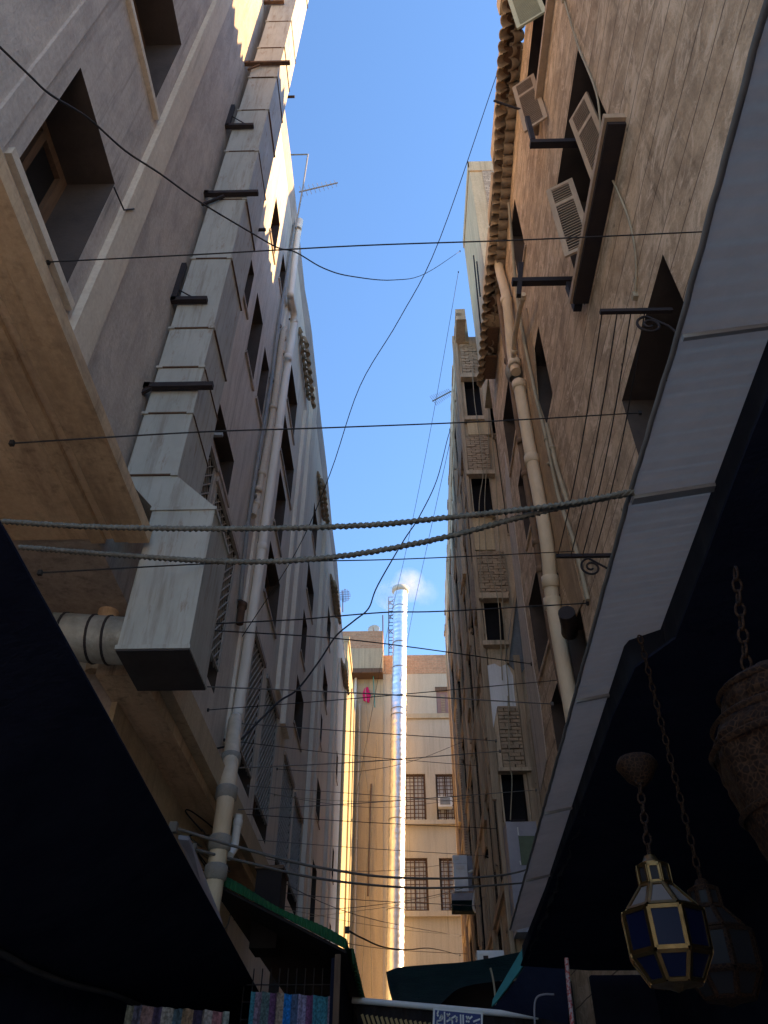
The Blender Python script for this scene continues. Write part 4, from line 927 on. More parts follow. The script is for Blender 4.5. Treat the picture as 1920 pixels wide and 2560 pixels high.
# ================================================================== black canopy on the left
LE = [(p_.y, p_.x) for p_ in (onZ(u, v, 3.2) for u, v in [(0, 1310), (150, 1580), (300, 1850), (500, 2215), (690, 2560)])]
IN = [(-4, 2.45), (5.44, 2.5), (8.17, 2.74), (11.85, 3.1), (13.2, 3.15)]
rows = []
for i in range(61):
    y = -.8 + i * .232; x = lin([(-4, -1.2)] + LE, y)
    rows.append([Vector((x + (-2.57 - x) * t, y, 3.2 + (lin(IN, y) - 3.2) * t - .05 * math.sin(math.pi * t) + .012 * t * math.sin(y * 3 + t * 5))) for t in (0, .1, .25, .4, .6, .8, 1)])
cn = thing('black_canopy', 'big black tarpaulin canopy over the left shops, lower left corner', 'canopy', (-1.6, 3, 3.2))
MB().grid(rows, True, (0, 0, .012)).build('cloth', 'black_cloth', cn)
MB().grid([[p_ + Z_ * (.03 if 0 < k else .014) for k, p_ in enumerate(r_)] for r_ in rows], True).build('bounce_sheet', 'bounce_cloth', cn)  # pale sheet added on top to bounce skylight onto the lower walls
for t in (.8,):
    P = [Vector((r_[0].x + (r_[-1].x - r_[0].x) * t, r_[0].y, r_[0].z + (r_[-1].z - r_[0].z) * t - .075)) for r_ in rows]
    MB().tube(P, .02, 6).build('pole', 'duct_dark', cn)
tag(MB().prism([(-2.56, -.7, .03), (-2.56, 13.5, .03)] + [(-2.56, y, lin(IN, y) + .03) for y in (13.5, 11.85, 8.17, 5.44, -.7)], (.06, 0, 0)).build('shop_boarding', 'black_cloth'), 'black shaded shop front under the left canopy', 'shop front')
P = [onZ(u, v, z) for u, v, z in [(445, 2098, 3.42), (472, 2101, 3.46), (556, 2316, 3.42), (546, 2306, 3.36), (500, 2215, 3.34)]]
tag(MB().prism(P, (0, 0, .03)).build('grey_awning_sheet', 'grey_panel'), 'grey sheet edge sticking out above the black canopy on the left', 'awning')

# shawls hung under the canopies
def shawl(label, u0, u1, v, y, z1, mtl, bot_wave=.02):
    a, b = onY(u0, v, y), onY(u1, v + (u1 - u0) * .07, y); rows = []
    for j in range(6):
        r_ = []
        for i in range(41):
            t = i / 40; q = a.lerp(b, t); r_.append(Vector((q.x, y + .035 * math.sin(t * 30) + .02 * math.sin(t * 71), q.z + (z1 - q.z) * j / 5)))
        rows.append(r_)
    tag(MB().grid(rows, True, (0, .008, 0)).build('shawls', mtl), label, 'shawls', 'striped shawls hung out for sale')
shawl('bright striped shawls in blue, teal and purple under the green roofed stall', 628, 832, 2478, 9.5, 1.6, 'shawl_cloth')
shawl('pale striped shawls hanging at the bottom edge under the black canopy', 318, 575, 2512, 7.2, 1.5, 'pale_shawl_cloth')

# ================================================================== green roofed stall
st = thing('market_stall', 'market stall with a sloping green edged roof against the left wall', 'stall', (-1.4, 12, 0))
n0, n1 = onY(522, 2206, 9.0), onY(866, 2384, 9.0)
def slab(a, b, c, d, t, name, mtl): MB().prism([a, b, c, d], (0, 0, t)).build(name, mtl, st)
far = Vector((0, 7.2, 0))
slab(n0, n1, n1 + far, n0 + far, .03, 'roof', 'brown_sheet')
rows = []
for i in range(140):
    t = i / 139; q = (n0 + Y_ * -.03).lerp(n1 + Y_ * -.03, t); c = .012 * math.sin(i * 1.3)
    rows.append([q + Z_ * .035 + Y_ * c, q + Z_ * (.12 + .02 * math.sin(t * 9)) + Y_ * c, q + Z_ * .13 + Y_ * .6])
MB().grid(rows, True).build('roof_edge', 'green_sheet', st)
rows = []
for i in range(160):
    t = i / 159; q = (n1 + X_ * .02).lerp(n1 + far + X_ * .02, t); c = .02 * math.sin(i * 1.3)
    rows.append([q - X_ * .08 + Z_ * .04, q + X_ * (.03 + c) + Z_ * .05, q + X_ * (.05 + c) - Z_ * .09])
MB().grid(rows, True, (.006, 0, 0)).build('roof_edge', 'green_sheet', st)
MB().box(-2.56, n1.x - .08, 12.0, 12.08, .03, 3.4).build('back_panel', 'black_cloth', st)
MB().box(n1.x - .16, n1.x - .1, 9.1, 16, .03, n1.z - .02).build('side_panel', 'black_cloth', st)
a, b = onY(612, 2432, 9.75), onY(880, 2600, 9.75); m = MB()
for i in range(12):
    x = a.x + (n1.x - .12 - a.x) * i / 11; m.box(x, x + .012, 9.74, 9.752, 1.7, 3.32)
for i in range(7):
    z = 2.2 + i * .16; m.box(a.x, n1.x - .12, 9.752, 9.762, z, z + .012)
m.build('wire_rack', 'iron', st)
MB().box(n1.x - .12, n1.x - .06, 9.02, 9.1, .03, n1.z).build('post', 'brown_wood', st)
a, b = onY(648, 2185, 10.2), onY(712, 2290, 10.2)
cr = thing('wooden_crate', 'dark wooden crate wedged above the green roof among cables', 'crate', (a.x, 10.2, b.z))
MB().box(a.x, b.x - .05, 10.0, 10.5, n1.z + .25, a.z).build('box', 'brown_sheet', cr); MB().box(a.x - .02, b.x - .03, 9.97, 10.53, a.z + .002, a.z + .04).build('lid', 'brown_wood', cr)

# ================================================================== green tarpaulin, white beam, street sign on the right
rows = []
tp = [(965, 2430, 12.6), (1000, 2418, 12.6), (1080, 2411, 12.5), (1170, 2404, 12.5), (1250, 2390, 12.4), (1320, 2374, 12.3), (1400, 2345, 12.0)]
bt = [(985, 2512, 11.4), (1012, 2515, 11.4), (1085, 2520, 11.3), (1150, 2470, 11.9), (1250, 2452, 11.9), (1330, 2440, 11.9), (1400, 2420, 11.6)]
A0, B0 = smooth_path([onY(*q) for q in tp], 6), smooth_path([onY(*q) for q in bt], 6)
for j in range(9):
    t = j / 8; rows.append([p_.lerp(q, t) - Z_ * (.03 * math.sin(math.pi * t) * math.sin(i * .9) + .05 * math.sin(math.pi * t)) for i, (p_, q) in enumerate(zip(A0, B0))])
tag(MB().grid(rows, True, (0, .012, 0)).build('tarpaulin', 'green_cloth'), 'dark green tarpaulin slung over the alley in front of the foil chimney', 'tarpaulin')
tag(MB().box(.1, 3, 12.75, 12.85, 2.4, 3.68).build('shop_boarding', 'brown_sheet'), 'dark brown board wall behind the dark green tarpaulin', 'board')
pts = [(1326, 2336), (1334, 2352), (1322, 2385), (1300, 2425), (1268, 2470), (1238, 2508), (1229, 2516), (1232, 2498), (1250, 2466)]
tag(MB().prism([onY(u, v, 9.2) for u, v in pts], (0.01, .03, 0)).build('tarpaulin_edge', 'teal_cloth'), 'turquoise strip of tarpaulin hanging at the end of the grey awning', 'tarpaulin')
pts = [(1322, 2342), (1328, 2342), (1262, 2455), (1258, 2462), (1250, 2462)]
tag(MB().prism([onY(u, v, 9.1) for u, v in [(1336, 2330), (1420, 2340), (1420, 2560), (1232, 2520), (1270, 2478), (1318, 2410), (1334, 2360)]], (0.01, .02, 0)).build('black_curtain', 'black_cloth'), 'black cloth hanging behind the turquoise strip of tarpaulin', 'cloth')
a, b = onY(880, 2500, 11), onY(1240, 2532, 11); c = onY(1345, 2541, 11)
tag(MB().tube([a, b, c], .035, 12).build('white_pole', 'sign_white'), 'white horizontal pole spanning the alley above the blue street sign', 'pole')
rows = []
a, b = onY(893, 2508, 11.05), onY(1400, 2552, 11.05)
for j in range(6):
    rows.append([a.lerp(b, i / 60) - Z_ * (.11 * j) + Y_ * (.03 * math.sin(i * .9 + j) + .02 * math.sin(i * 2.3 - j)) for i in range(61)])
tag(MB().grid(rows, True, (0, .01, 0)).build('grey_cloth', 'brown_sheet'), 'crumpled dark grey cloth hanging from the white pole', 'cloth')
m = MB()
for i in range(16):
    a = onY(905 + i * 12, 2536 + i * 1.5, 10.9); m.bar(a, a + Vector((.12, 0, -.3)), .03, .02, (0, 1, 0))
tag(m.build('straw_mat', 'straw'), 'straw slatted mat hanging at the bottom edge under the white pole', 'mat')
# blue enamel street sign, white lettering
sy = 10.85; a, b = onY(1083, 2519, sy), onY(1207, 2531, sy)
sg = thing('street_sign', 'blue enamel street sign with white Arabic lettering and a white rim', 'sign', (a.x, sy, a.z - .4))
U_ = (b - a); U_.y = 0; SWd = U_.length; U_.normalize(); V_ = -Vector((-U_.z, 0, U_.x)); SH = .5
def sp(s, t, d=0): return a + U_ * s + V_ * t + Y_ * d
MB().obox(sp(0, 0), U_ * SWd, V_ * SH, Y_ * .02).build('rim', 'sign_white', sg)
MB().obox(sp(.022, .022, -.004), U_ * (SWd - .044), V_ * (SH - .044), Y_ * .003).build('plate', 'sign_blue', sg)
SC = SWd / 870.0                              # strokes drawn on an 870 unit wide field
def stroke(mb, pts, w_):
    P = [sp((x - 150) * SC, (y - 975) * SC, -.009) for x, y in pts]
    for p_, q in zip(P, P[1:]): mb.bar(p_ - (q - p_).normalized() * w_ * SC * .3, q + (q - p_).normalized() * w_ * SC * .3, w_ * SC, .006, (0, 1, 0))
m = MB(); W_ = 26
for s in [[(240, 1020), (228, 1060)], [(232, 1080), (240, 1092)],
          [(300, 1075), (322, 1105), (300, 1150), (232, 1170), (222, 1205), (260, 1222), (740, 1222)], [(300, 1075), (270, 1130)],
          [(350, 1030), (358, 1222)],
          [(395, 1050), (412, 1078), (440, 1045)], [(398, 1160), (540, 1070)], [(440, 1110), (490, 1140), (492, 1185)],
          [(572, 1085), (556, 1105), (572, 1125), (560, 1150)],
          [(632, 1048), (640, 1222)], [(676, 1048), (684, 1222)],
          [(735, 1060), (752, 1092), (772, 1062)], [(790, 1090), (830, 1055)], [(738, 1128), (744, 1136)], [(772, 1128), (778, 1136)],
          [(860, 1125), (965, 1082)], [(838, 1180), (846, 1188)], [(908, 1165), (914, 1172)], [(950, 1165), (956, 1172)],
          [(740, 1222), (775, 1205), (800, 1230)], [(850, 1205), (842, 1235), (880, 1262), (930, 1262)], [(950, 1215), (925, 1232), (935, 1262), (968, 1250), (950, 1215)]]: stroke(m, s, W_ if len(s) > 2 or abs(s[0][0] - s[1][0]) + abs(s[0][1] - s[1][1]) > 20 else 30)
m.build('lettering', 'sign_white', sg)

# ================================================================== air conditioners, meter boxes, panel
ay = 25.5
def bx_px(u0, v0, u1, v1, y, d, mtl, name, par, xmax=None):
    p_, q = onY(u0, v0, y), onY(u1, v1, y); return MB().box(p_.x, min(q.x, xmax or 99), y, y + d, q.z, p_.z).build(name, mtl, par)
q = onY(1128, 2275, ay)
mb_ = thing('meter_box', 'white electric meter box with two small windows on the corner of the ruined house', 'meter box', (q.x, ay, q.z))
bx_px(1131, 2138, 1168, 2158, ay, .3, 'white_metal', 'upper_box', mb_); bx_px(1133, 2159, 1172, 2228, ay - .03, .35, 'white_metal', 'lower_box', mb_)
bx_px(1137, 2141, 1147, 2149, ay - .02, .018, 'sign_white', 'meter_window', mb_); bx_px(1140, 2164, 1161, 2172, ay - .05, .018, 'sign_white', 'meter_window', mb_)
bx_px(1166, 2140, 1215, 2228, ay + .31, .1, 'grey_panel', 'mounting_board', mb_)
ab = thing('air_conditioner', 'dark green and black box hung below the white meter box', 'air conditioner', (q.x, ay, q.z))
bx_px(1128, 2232, 1205, 2250, ay, .5, 'grey_panel', 'top_cover', ab); bx_px(1130, 2250, 1203, 2276, ay + .01, .48, 'green_cloth', 'casing', ab)
P = [onY(u, v, ay - .1) for u, v in [(1172, 2182), (1182, 2178), (1190, 2190), (1191, 2215), (1185, 2245), (1184, 2268), (1190, 2281)]]
tag(MB().tube(smooth_path(P), .045, 8).build('drain_hose', 'white_pipe'), 'white bent drain hose hanging beside the meter box', 'hose')
w2 = thing('air_conditioner', 'white window air conditioner set in the upper grilled window of the end building', 'air conditioner', onY(1115, 2020, EY - .2))
bx_px(1095, 1991, 1131, 2016, EY - .45, .42, 'sign_white', 'casing', w2); bx_px(1100, 1994, 1126, 2011, EY - .47, .018, 'grey_pipe', 'front_grille', w2)
w3 = thing('white_unit', 'white plastic unit standing behind the green tarpaulin', 'cooler', onY(1190, 2402, 12.9))
bx_px(1192, 2376, 1262, 2408, 12.9, .3, 'white_metal', 'casing', w3); bx_px(1196, 2384, 1222, 2398, 12.88, .018, 'sign_white', 'front_panel', w3); bx_px(1208, 2389, 1221, 2398, 12.87, .008, 'iron', 'opening', w3)
gp = thing('steel_cabinet', 'tall grey steel cabinet with a green patch beside the grey awning', 'cabinet', onY(1262, 2300, 14.6))
a, b, c, d = rectY(1264, 2054, 1330, 2330, 14.6); MB().box(a, b + .3, 14.6, 15.1, c, d).build('casing', 'grey_panel', gp)
a2, b2, c2, d2 = rectY(1296, 2090, 1330, 2162, 14.59); MB().box(a2, b2 + .28, 14.585, 14.597, c2, d2).build('green_patch', 'green_paint', gp)
MB().box(a + .1, b + .1, 14.57, 15.12, d + .002, d + .03).build('top_cap', 'iron', gp)
for u, v0, v1 in [(1294, 2068, 2088), (1300, 2152, 2162)]:
    p_, q = onY(u, v0, 14.58), onY(u + 2, v1, 14.58); MB().bar(p_, q, .02, .01, (0, 1, 0)).build('paint_mark', 'sign_white', gp)

# ================================================================== end of the alley: chimney, mast, dish, antennas
CYY = 38.4
c0, c1 = onY(987, 2440, CYY), onY(1001, 1483, CYY)
ch = thing('chimney_flue', 'tall shiny foil wrapped chimney flue rising in front of the end building', 'chimney', c0)
rad, prof, z = .4, [], c0.z - 4
while z < c1.z:
    prof += [(rad * random.uniform(.97, 1.0), z - c0.z), (rad * random.uniform(1.0, 1.035), z + .1 - c0.z), (rad * random.uniform(.97, 1.0), z + .2 - c0.z)]; z += .26
m = MB(); n = 28; vs, fs = [], []
for k, (r_, h) in enumerate(prof):
    cx = c0.x + (c1.x - c0.x) * h / (c1.z - c0.z)
    for i in range(n):
        an = 2 * math.pi * i / n; rr = r_ + random.uniform(-.012, .012); vs.append((cx + rr * math.cos(an), CYY + rr * math.sin(an), c0.z + h))
for k in range(len(prof) - 1):
    for i in range(n): fs.append((k * n + i, k * n + (i + 1) % n, (k + 1) * n + (i + 1) % n, (k + 1) * n + i))
m.add(vs, fs, True); m.build('flue_pipe', 'foil_metal', ch)
m = MB().lathe(c1 - Z_ * .02, [(.39, 0), (.49, .1), (.52, .14), (.52, .34), (.48, .36), (.46, .15), (.39, .03)], 28); m.build('flue_cap', 'dish_grey', ch)
for v in (1520, 1610, 1672, 1775, 1790, 2050, 2275):
    t = (onY(990, v, CYY).z - c0.z) / (c1.z - c0.z); c = c0.lerp(c1, t); MB().lathe(c, [(.415, -.02), (.43, -.015), (.43, .015), (.415, .02)], 24).build('band', 'grey_pipe', ch)
# smoke
MB_s = MB(); c = c1 + Vector((.6, .3, .9)); K = 20
for j in range(K // 2 + 1):
    for i in range(K):
        ph = math.pi * j / (K // 2); an = 2 * math.pi * i / K; MB_s.v.append((c.x + 2.6 * math.sin(ph) * math.cos(an), c.y + 1.6 * math.sin(ph) * math.sin(an), c.z - .2 + 1.9 * math.cos(ph)))
for j in range(K // 2):
    for i in range(K): MB_s.f.append((j * K + i, (j + 1) * K + i, (j + 1) * K + (i + 1) % K, j * K + (i + 1) % K)); MB_s.sm.append(True)
sm = bpy.data.materials.new('smoke'); sm.use_nodes = True; MATS['smoke'] = sm; ns, ls = sm.node_tree.nodes, sm.node_tree.links
ns.remove(ns['Principled BSDF']); pv = ns.new('ShaderNodeVolumePrincipled'); ls.new(pv.outputs[0], ns['Material Output'].inputs['Volume'])
pv.inputs['Color'].default_value = (.95, .95, .95, 1); pv.inputs['Anisotropy'].default_value = .3
tc = ns.new('ShaderNodeTexCoord'); mp_ = ns.new('ShaderNodeMapping'); ls.new(tc.outputs['Object'], mp_.inputs[0])
mp_.inputs['Location'].default_value = (-c.x, -c.y, -c.z)
def field(cx, cy, cz, r_):
    vm = ns.new('ShaderNodeVectorMath'); vm.operation = 'DISTANCE'; ls.new(mp_.outputs[0], vm.inputs[0]); vm.inputs[1].default_value = (cx, cy, cz); return ramp(ns, ls, vm.outputs['Value'], r_, r_ * .15)
f1, f2, f3 = field(-.1, 0, -.1, 1.15), field(-1.3, 0, -.9, 1.1), field(.9, 0, -.7, .9)
ad = ns.new('ShaderNodeMath'); ad.operation = 'MULTIPLY_ADD'; ls.new(f2, ad.inputs[0]); ad.inputs[1].default_value = .35; ls.new(f1, ad.inputs[2])
ad2 = ns.new('ShaderNodeMath'); ad2.operation = 'MULTIPLY_ADD'; ls.new(f3, ad2.inputs[0]); ad2.inputs[1].default_value = .25; ls.new(ad.outputs[0], ad2.inputs[2])
nz = ramp(ns, ls, noise(ns, ls, mp_.outputs[0], 1.1, 5, .6), .33, .75)
mu = ns.new('ShaderNodeMath'); mu.operation = 'MULTIPLY'; ls.new(ad2.outputs[0], mu.inputs[0]); ls.new(nz, mu.inputs[1])
mu2 = ns.new('ShaderNodeMath'); mu2.operation = 'MULTIPLY'; ls.new(mu.outputs[0], mu2.inputs[0]); mu2.inputs[1].default_value = 1.3
ls.new(mu2.outputs[0], pv.inputs['Density'])
tag(MB_s.build('chimney_smoke', 'smoke'), 'white puff of smoke drifting from the top of the foil chimney', 'smoke', kind='stuff')

ltw = thing('lattice_mast', 'thin steel lattice mast standing on the roof just left of the foil chimney', 'mast', onY(975, 1640, 42))
a0, a1 = onY(972, 1640, 42), onY(972, 1497, 42); wd = .5; m = MB()
for dx, dy in ((0, 0), (wd, 0), (wd, wd), (0, wd)): m.bar((a0.x + dx, 42 + dy, a0.z - .3), (a0.x + dx, 42 + dy, a1.z), .05)
m.build('uprights', 'rusty_iron', ltw); m = MB(); z = a0.z; k = 0
while z < a1.z - .4:
    for (x0, y0), (x1, y1) in (((0, 0), (wd, 0)), ((wd, 0), (wd, wd)), ((wd, wd), (0, wd)), ((0, wd), (0, 0))):
        m.bar((a0.x + x0, 42 + y0, z), (a0.x + x1, 42 + y1, z + .55 if k % 2 else z), .03); m.bar((a0.x + x0, 42 + y0, z + .55), (a0.x + x1, 42 + y1, z + .55), .03)
    z += .55; k += 1
m.build('bracing', 'rusty_iron', ltw)
a, b = onY(958, 1640, 41), onY(957, 1538, 41)
tag(MB().tube([a - Z_ * .5, b], .035, 8).build('aerial_pole', 'rusty_iron'), 'thin aerial pole left of the lattice mast on the end building', 'pole')
dc = onY(935, 1577, EY - .3)
ds = thing('satellite_dish', 'round pale satellite dish on the brick bay of the end building', 'satellite dish', dc - Z_ * .5)
ax = Vector((-.1, -1, .25)).normalized(); m = MB(); m.lathe(dc, [(.02, 0), (.16, .03), (.3, .09), (.36, .14), (.355, .15), (.29, .1), (.16, .04), (.02, .012)], 24, ax); m.build('dish', 'dish_grey', ds)
MB().tube([dc, dc - Z_ * .6], .03, 8).build('mount', 'rusty_iron', ds); m = MB().tube([dc - Z_ * .3, dc + ax * .45 - Z_ * .12], .015, 6); m.build('feed_arm', 'rusty_iron', ds)

# aerials on the left roof
mast = [onX(u, v, -2.62) for u, v in [(726, 387), (770, 386), (757, 470), (741, 557)]]
yy = 9.9; mast = [onY(u, v, yy) for u, v in [(722, 387), (770, 386), (757, 470), (739, 570)]]
tag(MB().tube(mast, .022, 8).build('aerial_mast', 'grey_pipe'), 'bent thin pipe mast leaning out from the left roof against the sky', 'mast')
def yagi(label, u0, v0, u1, v1, y, n, ln, r_, dirn):
    p_, q = onY(u0, v0, y), onY(u1, v1, y); o = thing('aerial', label, 'aerial', p_, 'television aerials'); MB().tube([p_, q], r_, 8).build('boom', 'grey_pipe', o)
    d = Vector(dirn).normalized(); m = MB()
    for i in range(n):
        c = p_.lerp(q, (i + .5) / n); l = ln * (1 - .4 * i / n); m.tube([c - d * l, c + d * l], r_ * .35, 6)
    m.build('elements', 'grey_pipe', o)
yagi('comb shaped television aerial on the bent mast of the left roof', 748, 480, 844, 457, 9.9, 9, .22, .02, (.3, .2, -1))
yagi('comb shaped television aerial poking from the ruined house on the right', 1081, 1003, 1128, 978, 19.5, 11, .3, .025, (-.45, 0, 1))
o = thing('grid_antenna', 'small wire grid antenna on the far end of the left roof', 'aerial', onY(858, 1525, 30)); c = onY(862, 1488, 30); m = MB()
MB().tube([onY(857, 1530, 30), onY(857, 1478, 30)], .025, 6).build('pole', 'rusty_iron', o)
for i in range(8):
    t = -1 + 2 * i / 7; h = .35 * math.sqrt(max(0, 1 - t * t)) + .04; m.tube([c + Vector((t * .25, 0, -h)), c + Vector((t * .25, .05, h))], .01, 5); m.tube([c + Vector((-h * .7, 0, t * .35)), c + Vector((h * .7, .05, t * .35))], .01, 5)
m.build('grid', 'rusty_iron', o); tag(MB().box(1.55, 2.3, 11.0, 11.1, 19.6, 19.65).build('roof_spout', 'rusty_iron'), 'small rusty spout poking from the pale upper storey on the right', 'spout') if False else None

# things on the end building
a, b = onY(915, 1715, EY - .35), onY(931, 1768, EY - .35)
m = MB(); P = [onY(u, v, EY - .35) for u, v in [(911, 1720), (920, 1717), (926, 1735), (922, 1755), (908, 1750), (906, 1735)]]
m.prism(P, (.02, .12, 0)); tag(m.build('hanging_cloth', 'magenta_cloth'), 'bright magenta cloth hung in the small window under the brick bay', 'cloth')
fr = [onY(u, v, EY - .5) for u, v in [(902, 1668), (932, 1665), (937, 1768)]]
tag(MB().bar(fr[0], fr[1], .06).bar(fr[1], fr[2], .06).build('green_frame', 'teal_frame'), 'thin green frame standing in front of the magenta cloth window', 'frame')
for name, lab, pxs, mtl, r_ in [('drain_pipe', 'white drainpipe at the left edge of the end building', [(891, 1655), (888, 1752), (884, 1850), (880, 2030), (870, 2300), (866, 2400)], 'white_pipe', .075), ('drain_pipe', 'grey drainpipe right of the white one on the end building', [(899, 1760), (896, 1900), (890, 2100), (883, 2480)], 'band_plaster', .06), ('drain_pipe', 'brown drainpipe in the middle of the shaded pier', [(928, 1960), (924, 2050), (920, 2240)], 'brown_pipe', .05)]:
    P = [onY(u, v, EY - .3) for u, v in pxs]; o = thing(name, lab, 'pipe', P[-1], 'pipes on the end building'); MB().tube(P, r_, 10).build('pipe_run', mtl, o)
    for q in P[1:-1]: MB().lathe(q, [(r_ * 1.01, 0), (r_ * 1.3, .01), (r_ * 1.3, .1), (r_ * 1.01, .11)], 10).build('collar', mtl, o)

# ================================================================== ropes and wires
def span(name, label, pxs, A, B, r_, mtl, group, lobes=0, cat='cable', k=6):
    A, B = Vector(A), Vector(B); P = [A] + [onV(u, v, A, B) for u, v in pxs] + [B]
    P = smooth_path(P, k)
    if lobes:
        Q = []
        for i in range(len(P) - 1):
            n_ = max(1, int((P[i + 1] - P[i]).length / .006)); Q += [P[i].lerp(P[i + 1], j / n_) for j in range(n_)]
        P = Q + [P[-1]]; m = MB().tube(P, r_ * 1.08, 12, True, lobes, 115.0)
    else: m = MB().tube(P, r_, 6)
    w_ = r_ * 2.4
    for e_ in (() if lobes else (P[0], P[-1])): m.box(e_.x - w_, e_.x + w_, e_.y - w_, e_.y + w_, e_.z - w_ * 1.3, e_.z + w_ * 1.3)
    tag(m.build(name, mtl), label, cat, group)
rp = 'thick ropes tied between the awnings'
span('rope', 'upper thick rope between the black canopy and the grey awning', [(250, 1318), (600, 1322), (900, 1314), (1100, 1296), (1400, 1262)], onZ(6, 1304, 3.2), onZ(1583, 1228, 3.19), .0095, 'hemp_rope', rp, 3, 'rope', 12)
span('rope', 'lower thick rope sagging between the black canopy and the grey awning', [(300, 1388), (600, 1405), (850, 1391), (1100, 1346), (1300, 1293), (1450, 1258)], onZ(48, 1368, 3.2), onZ(1584, 1232, 3.185), .0095, 'hemp_rope', rp, 3, 'rope', 12)
wg = 'cables strung across the alley'
def Lp(u, v): return onX(u, v, LX + .01)
def Rp(u, v): return onX(u, v, RX - .01)
def Fp(u, v): return onV(u, v, A_ + FN * .02, B_ + FN * .02)
span('cable', 'wavy black cable drooping from the upper left across the sky to the pale tower', [(70, 185), (127, 237), (220, 295), (312, 376), (400, 434), (497, 503), (625, 580), (694, 619), (740, 631), (810, 671), (880, 691), (984, 700), (1065, 683)], onX(-60, 60, -2.3), onX(1150, 628, 2.35), .008, 'wire_black', wg)
span('cable', 'topmost straight wire crossing from the left wall to the shuttered right house', [(500, 636), (900, 614), (1300, 600)], Lp(120, 655), Rp(1790, 578), .006, 'wire_black', wg)
span('cable', 'straight wire crossing above the middle, at the foot of the large dark window', [(500, 1080), (830, 1069), (1250, 1052)], Lp(30, 1108), Rp(1600, 1032), .006, 'wire_black', wg)
span('cable', 'thin wire just beneath the lower thick rope', [(600, 1406), (1000, 1398)], Lp(100, 1432), Rp(1440, 1378), .006, 'wire_black', wg)
span('cable', 'wire with a taped splice, crossing in front of the chimney top', [(700, 1551), (770, 1547), (960, 1531), (1110, 1528)], Lp(430, 1565), Rp(1470, 1508), .008, 'wire_black', wg)
span('cable', 'long diagonal black cable from the tiled eave down to the left wall', [(1100, 596), (1000, 795), (900, 965), (825, 1185), (740, 1380)], onX(1248, 168, 2.1), Lp(600, 1600), .008, 'wire_black', wg)
span('cable', 'thin diagonal wire dropping from the pale tower past the chimney', [(1090, 1000), (1052, 1200), (1010, 1400), (960, 1620)], onX(1146, 680, 2.35), onY(880, 2050, 37), .008, 'wire_black', wg)
span('cable', 'second thin diagonal wire dropping from the ruined house past the chimney', [(1080, 1310), (1030, 1540)], Fp(1126, 1100), onY(1002, 1700, 38), .01, 'wire_black', wg)
span('cable', 'looping black cable sagging from the ruined house past the chimney to the left wall', [(1118, 1100), (1092, 1200), (1048, 1292), (1010, 1350), (945, 1462), (922, 1520), (885, 1552), (840, 1590), (800, 1650), (745, 1722), (700, 1752), (650, 1800), (590, 1856)], Fp(1126, 1075), Lp(500, 1880), .016, 'wire_black', wg)
fan = 'thin wires among the many strung across the lower alley'
fw_ = 'one of the many thin dark wires crossing the lower far part of the alley'
for l, mids, r_ in [((500, 1574), [(900, 1602)], (1330, 1660)), ((500, 1716), [(900, 1733)], (1380, 1760)), ((520, 1775), [(900, 1745)], (1400, 1700)), ((590, 1808), [(900, 1830)], (1240, 1852)), ((480, 1925), [(900, 1905)], (1250, 1878)), ((620, 1965), [(900, 1985)], (1200, 2008)),
                  ((480, 2030), [(900, 2008)], (1340, 1975)), ((560, 2032), [(900, 2055)], (1250, 2072)), ((560, 1850), [(900, 1890)], (1200, 1915)), ((640, 2100), [(900, 2120)], (1220, 2140)), ((600, 2150), [(900, 2290)], (1150, 2340)), ((690, 2230), [(900, 2250)], (1200, 2265)), ((720, 2330), [(960, 2372)], (1170, 2385))]:
    B = Rp(*r_) if r_[0] > 1270 else Fp(*r_)
    span('cable', fw_, mids, Lp(*l), B, random.choice([.006, .008, .009]), random.choice(['wire_black', 'wire_grey']), fan)
random.seed(23)
for i in range(7):
    u0 = random.uniform(560, 700); v0 = random.uniform(1620, 2300); u1 = random.uniform(1150, 1210); v1 = v0 + random.uniform(-70, 80)
    sg = random.uniform(5, 45)
    span('cable', fw_, [(u0 + (u1 - u0) * t + random.uniform(-8, 8), v0 + (v1 - v0) * t + sg * 4 * t * (1 - t) + random.uniform(-4, 4)) for t in (.25, .5, .75)], Lp(u0, v0), Fp(u1, v1), random.choice([.005, .007]), random.choice(['wire_black', 'wire_grey', 'wire_tan']), fan)
tk = 'pair of thick pale cables low across the alley'
span('cable', 'upper of two thick pale cables crossing low in front of the meter box', [(560, 2108), (700, 2146), (800, 2169), (960, 2192), (1130, 2196), (1260, 2187)], onX(434, 2069, -2.2), onX(1340, 2168, 2.2), .015, 'wire_grey', tk)
span('cable', 'lower of two thick pale cables crossing low in front of the meter box', [(600, 2152), (800, 2197), (1000, 2218), (1130, 2219), (1250, 2212)], onX(482, 2122, -2.2), onX(1322, 2206, 2.2), .015, 'wire_grey', tk)
span('cable', 'sagging dark wire running from the green stall roof in front of the chimney foot', [(905, 2345), (960, 2368), (1020, 2374), (1085, 2372)], onX(868, 2325, -.6), Fp(1150, 2388), .01, 'wire_black', wg)
for lab, pxs in [('left tan cord hanging down the shaded pier', [(908, 1880), (922, 2020), (916, 2200), (903, 2490)]), ('right tan cord hanging down the shaded pier', [(942, 1850), (934, 2000), (925, 2200), (930, 2490)]), ('tan cord hanging between bay and white drainpipe', [(912, 1700), (918, 1850), (888, 2000), (880, 2110)])]:
    tag(MB().tube(smooth_path([onY(u, v, EY - .5) for u, v in pxs]), .022, 6).build('hanging_string', 'wire_tan'), lab, 'cord', 'cords hanging on the end building')
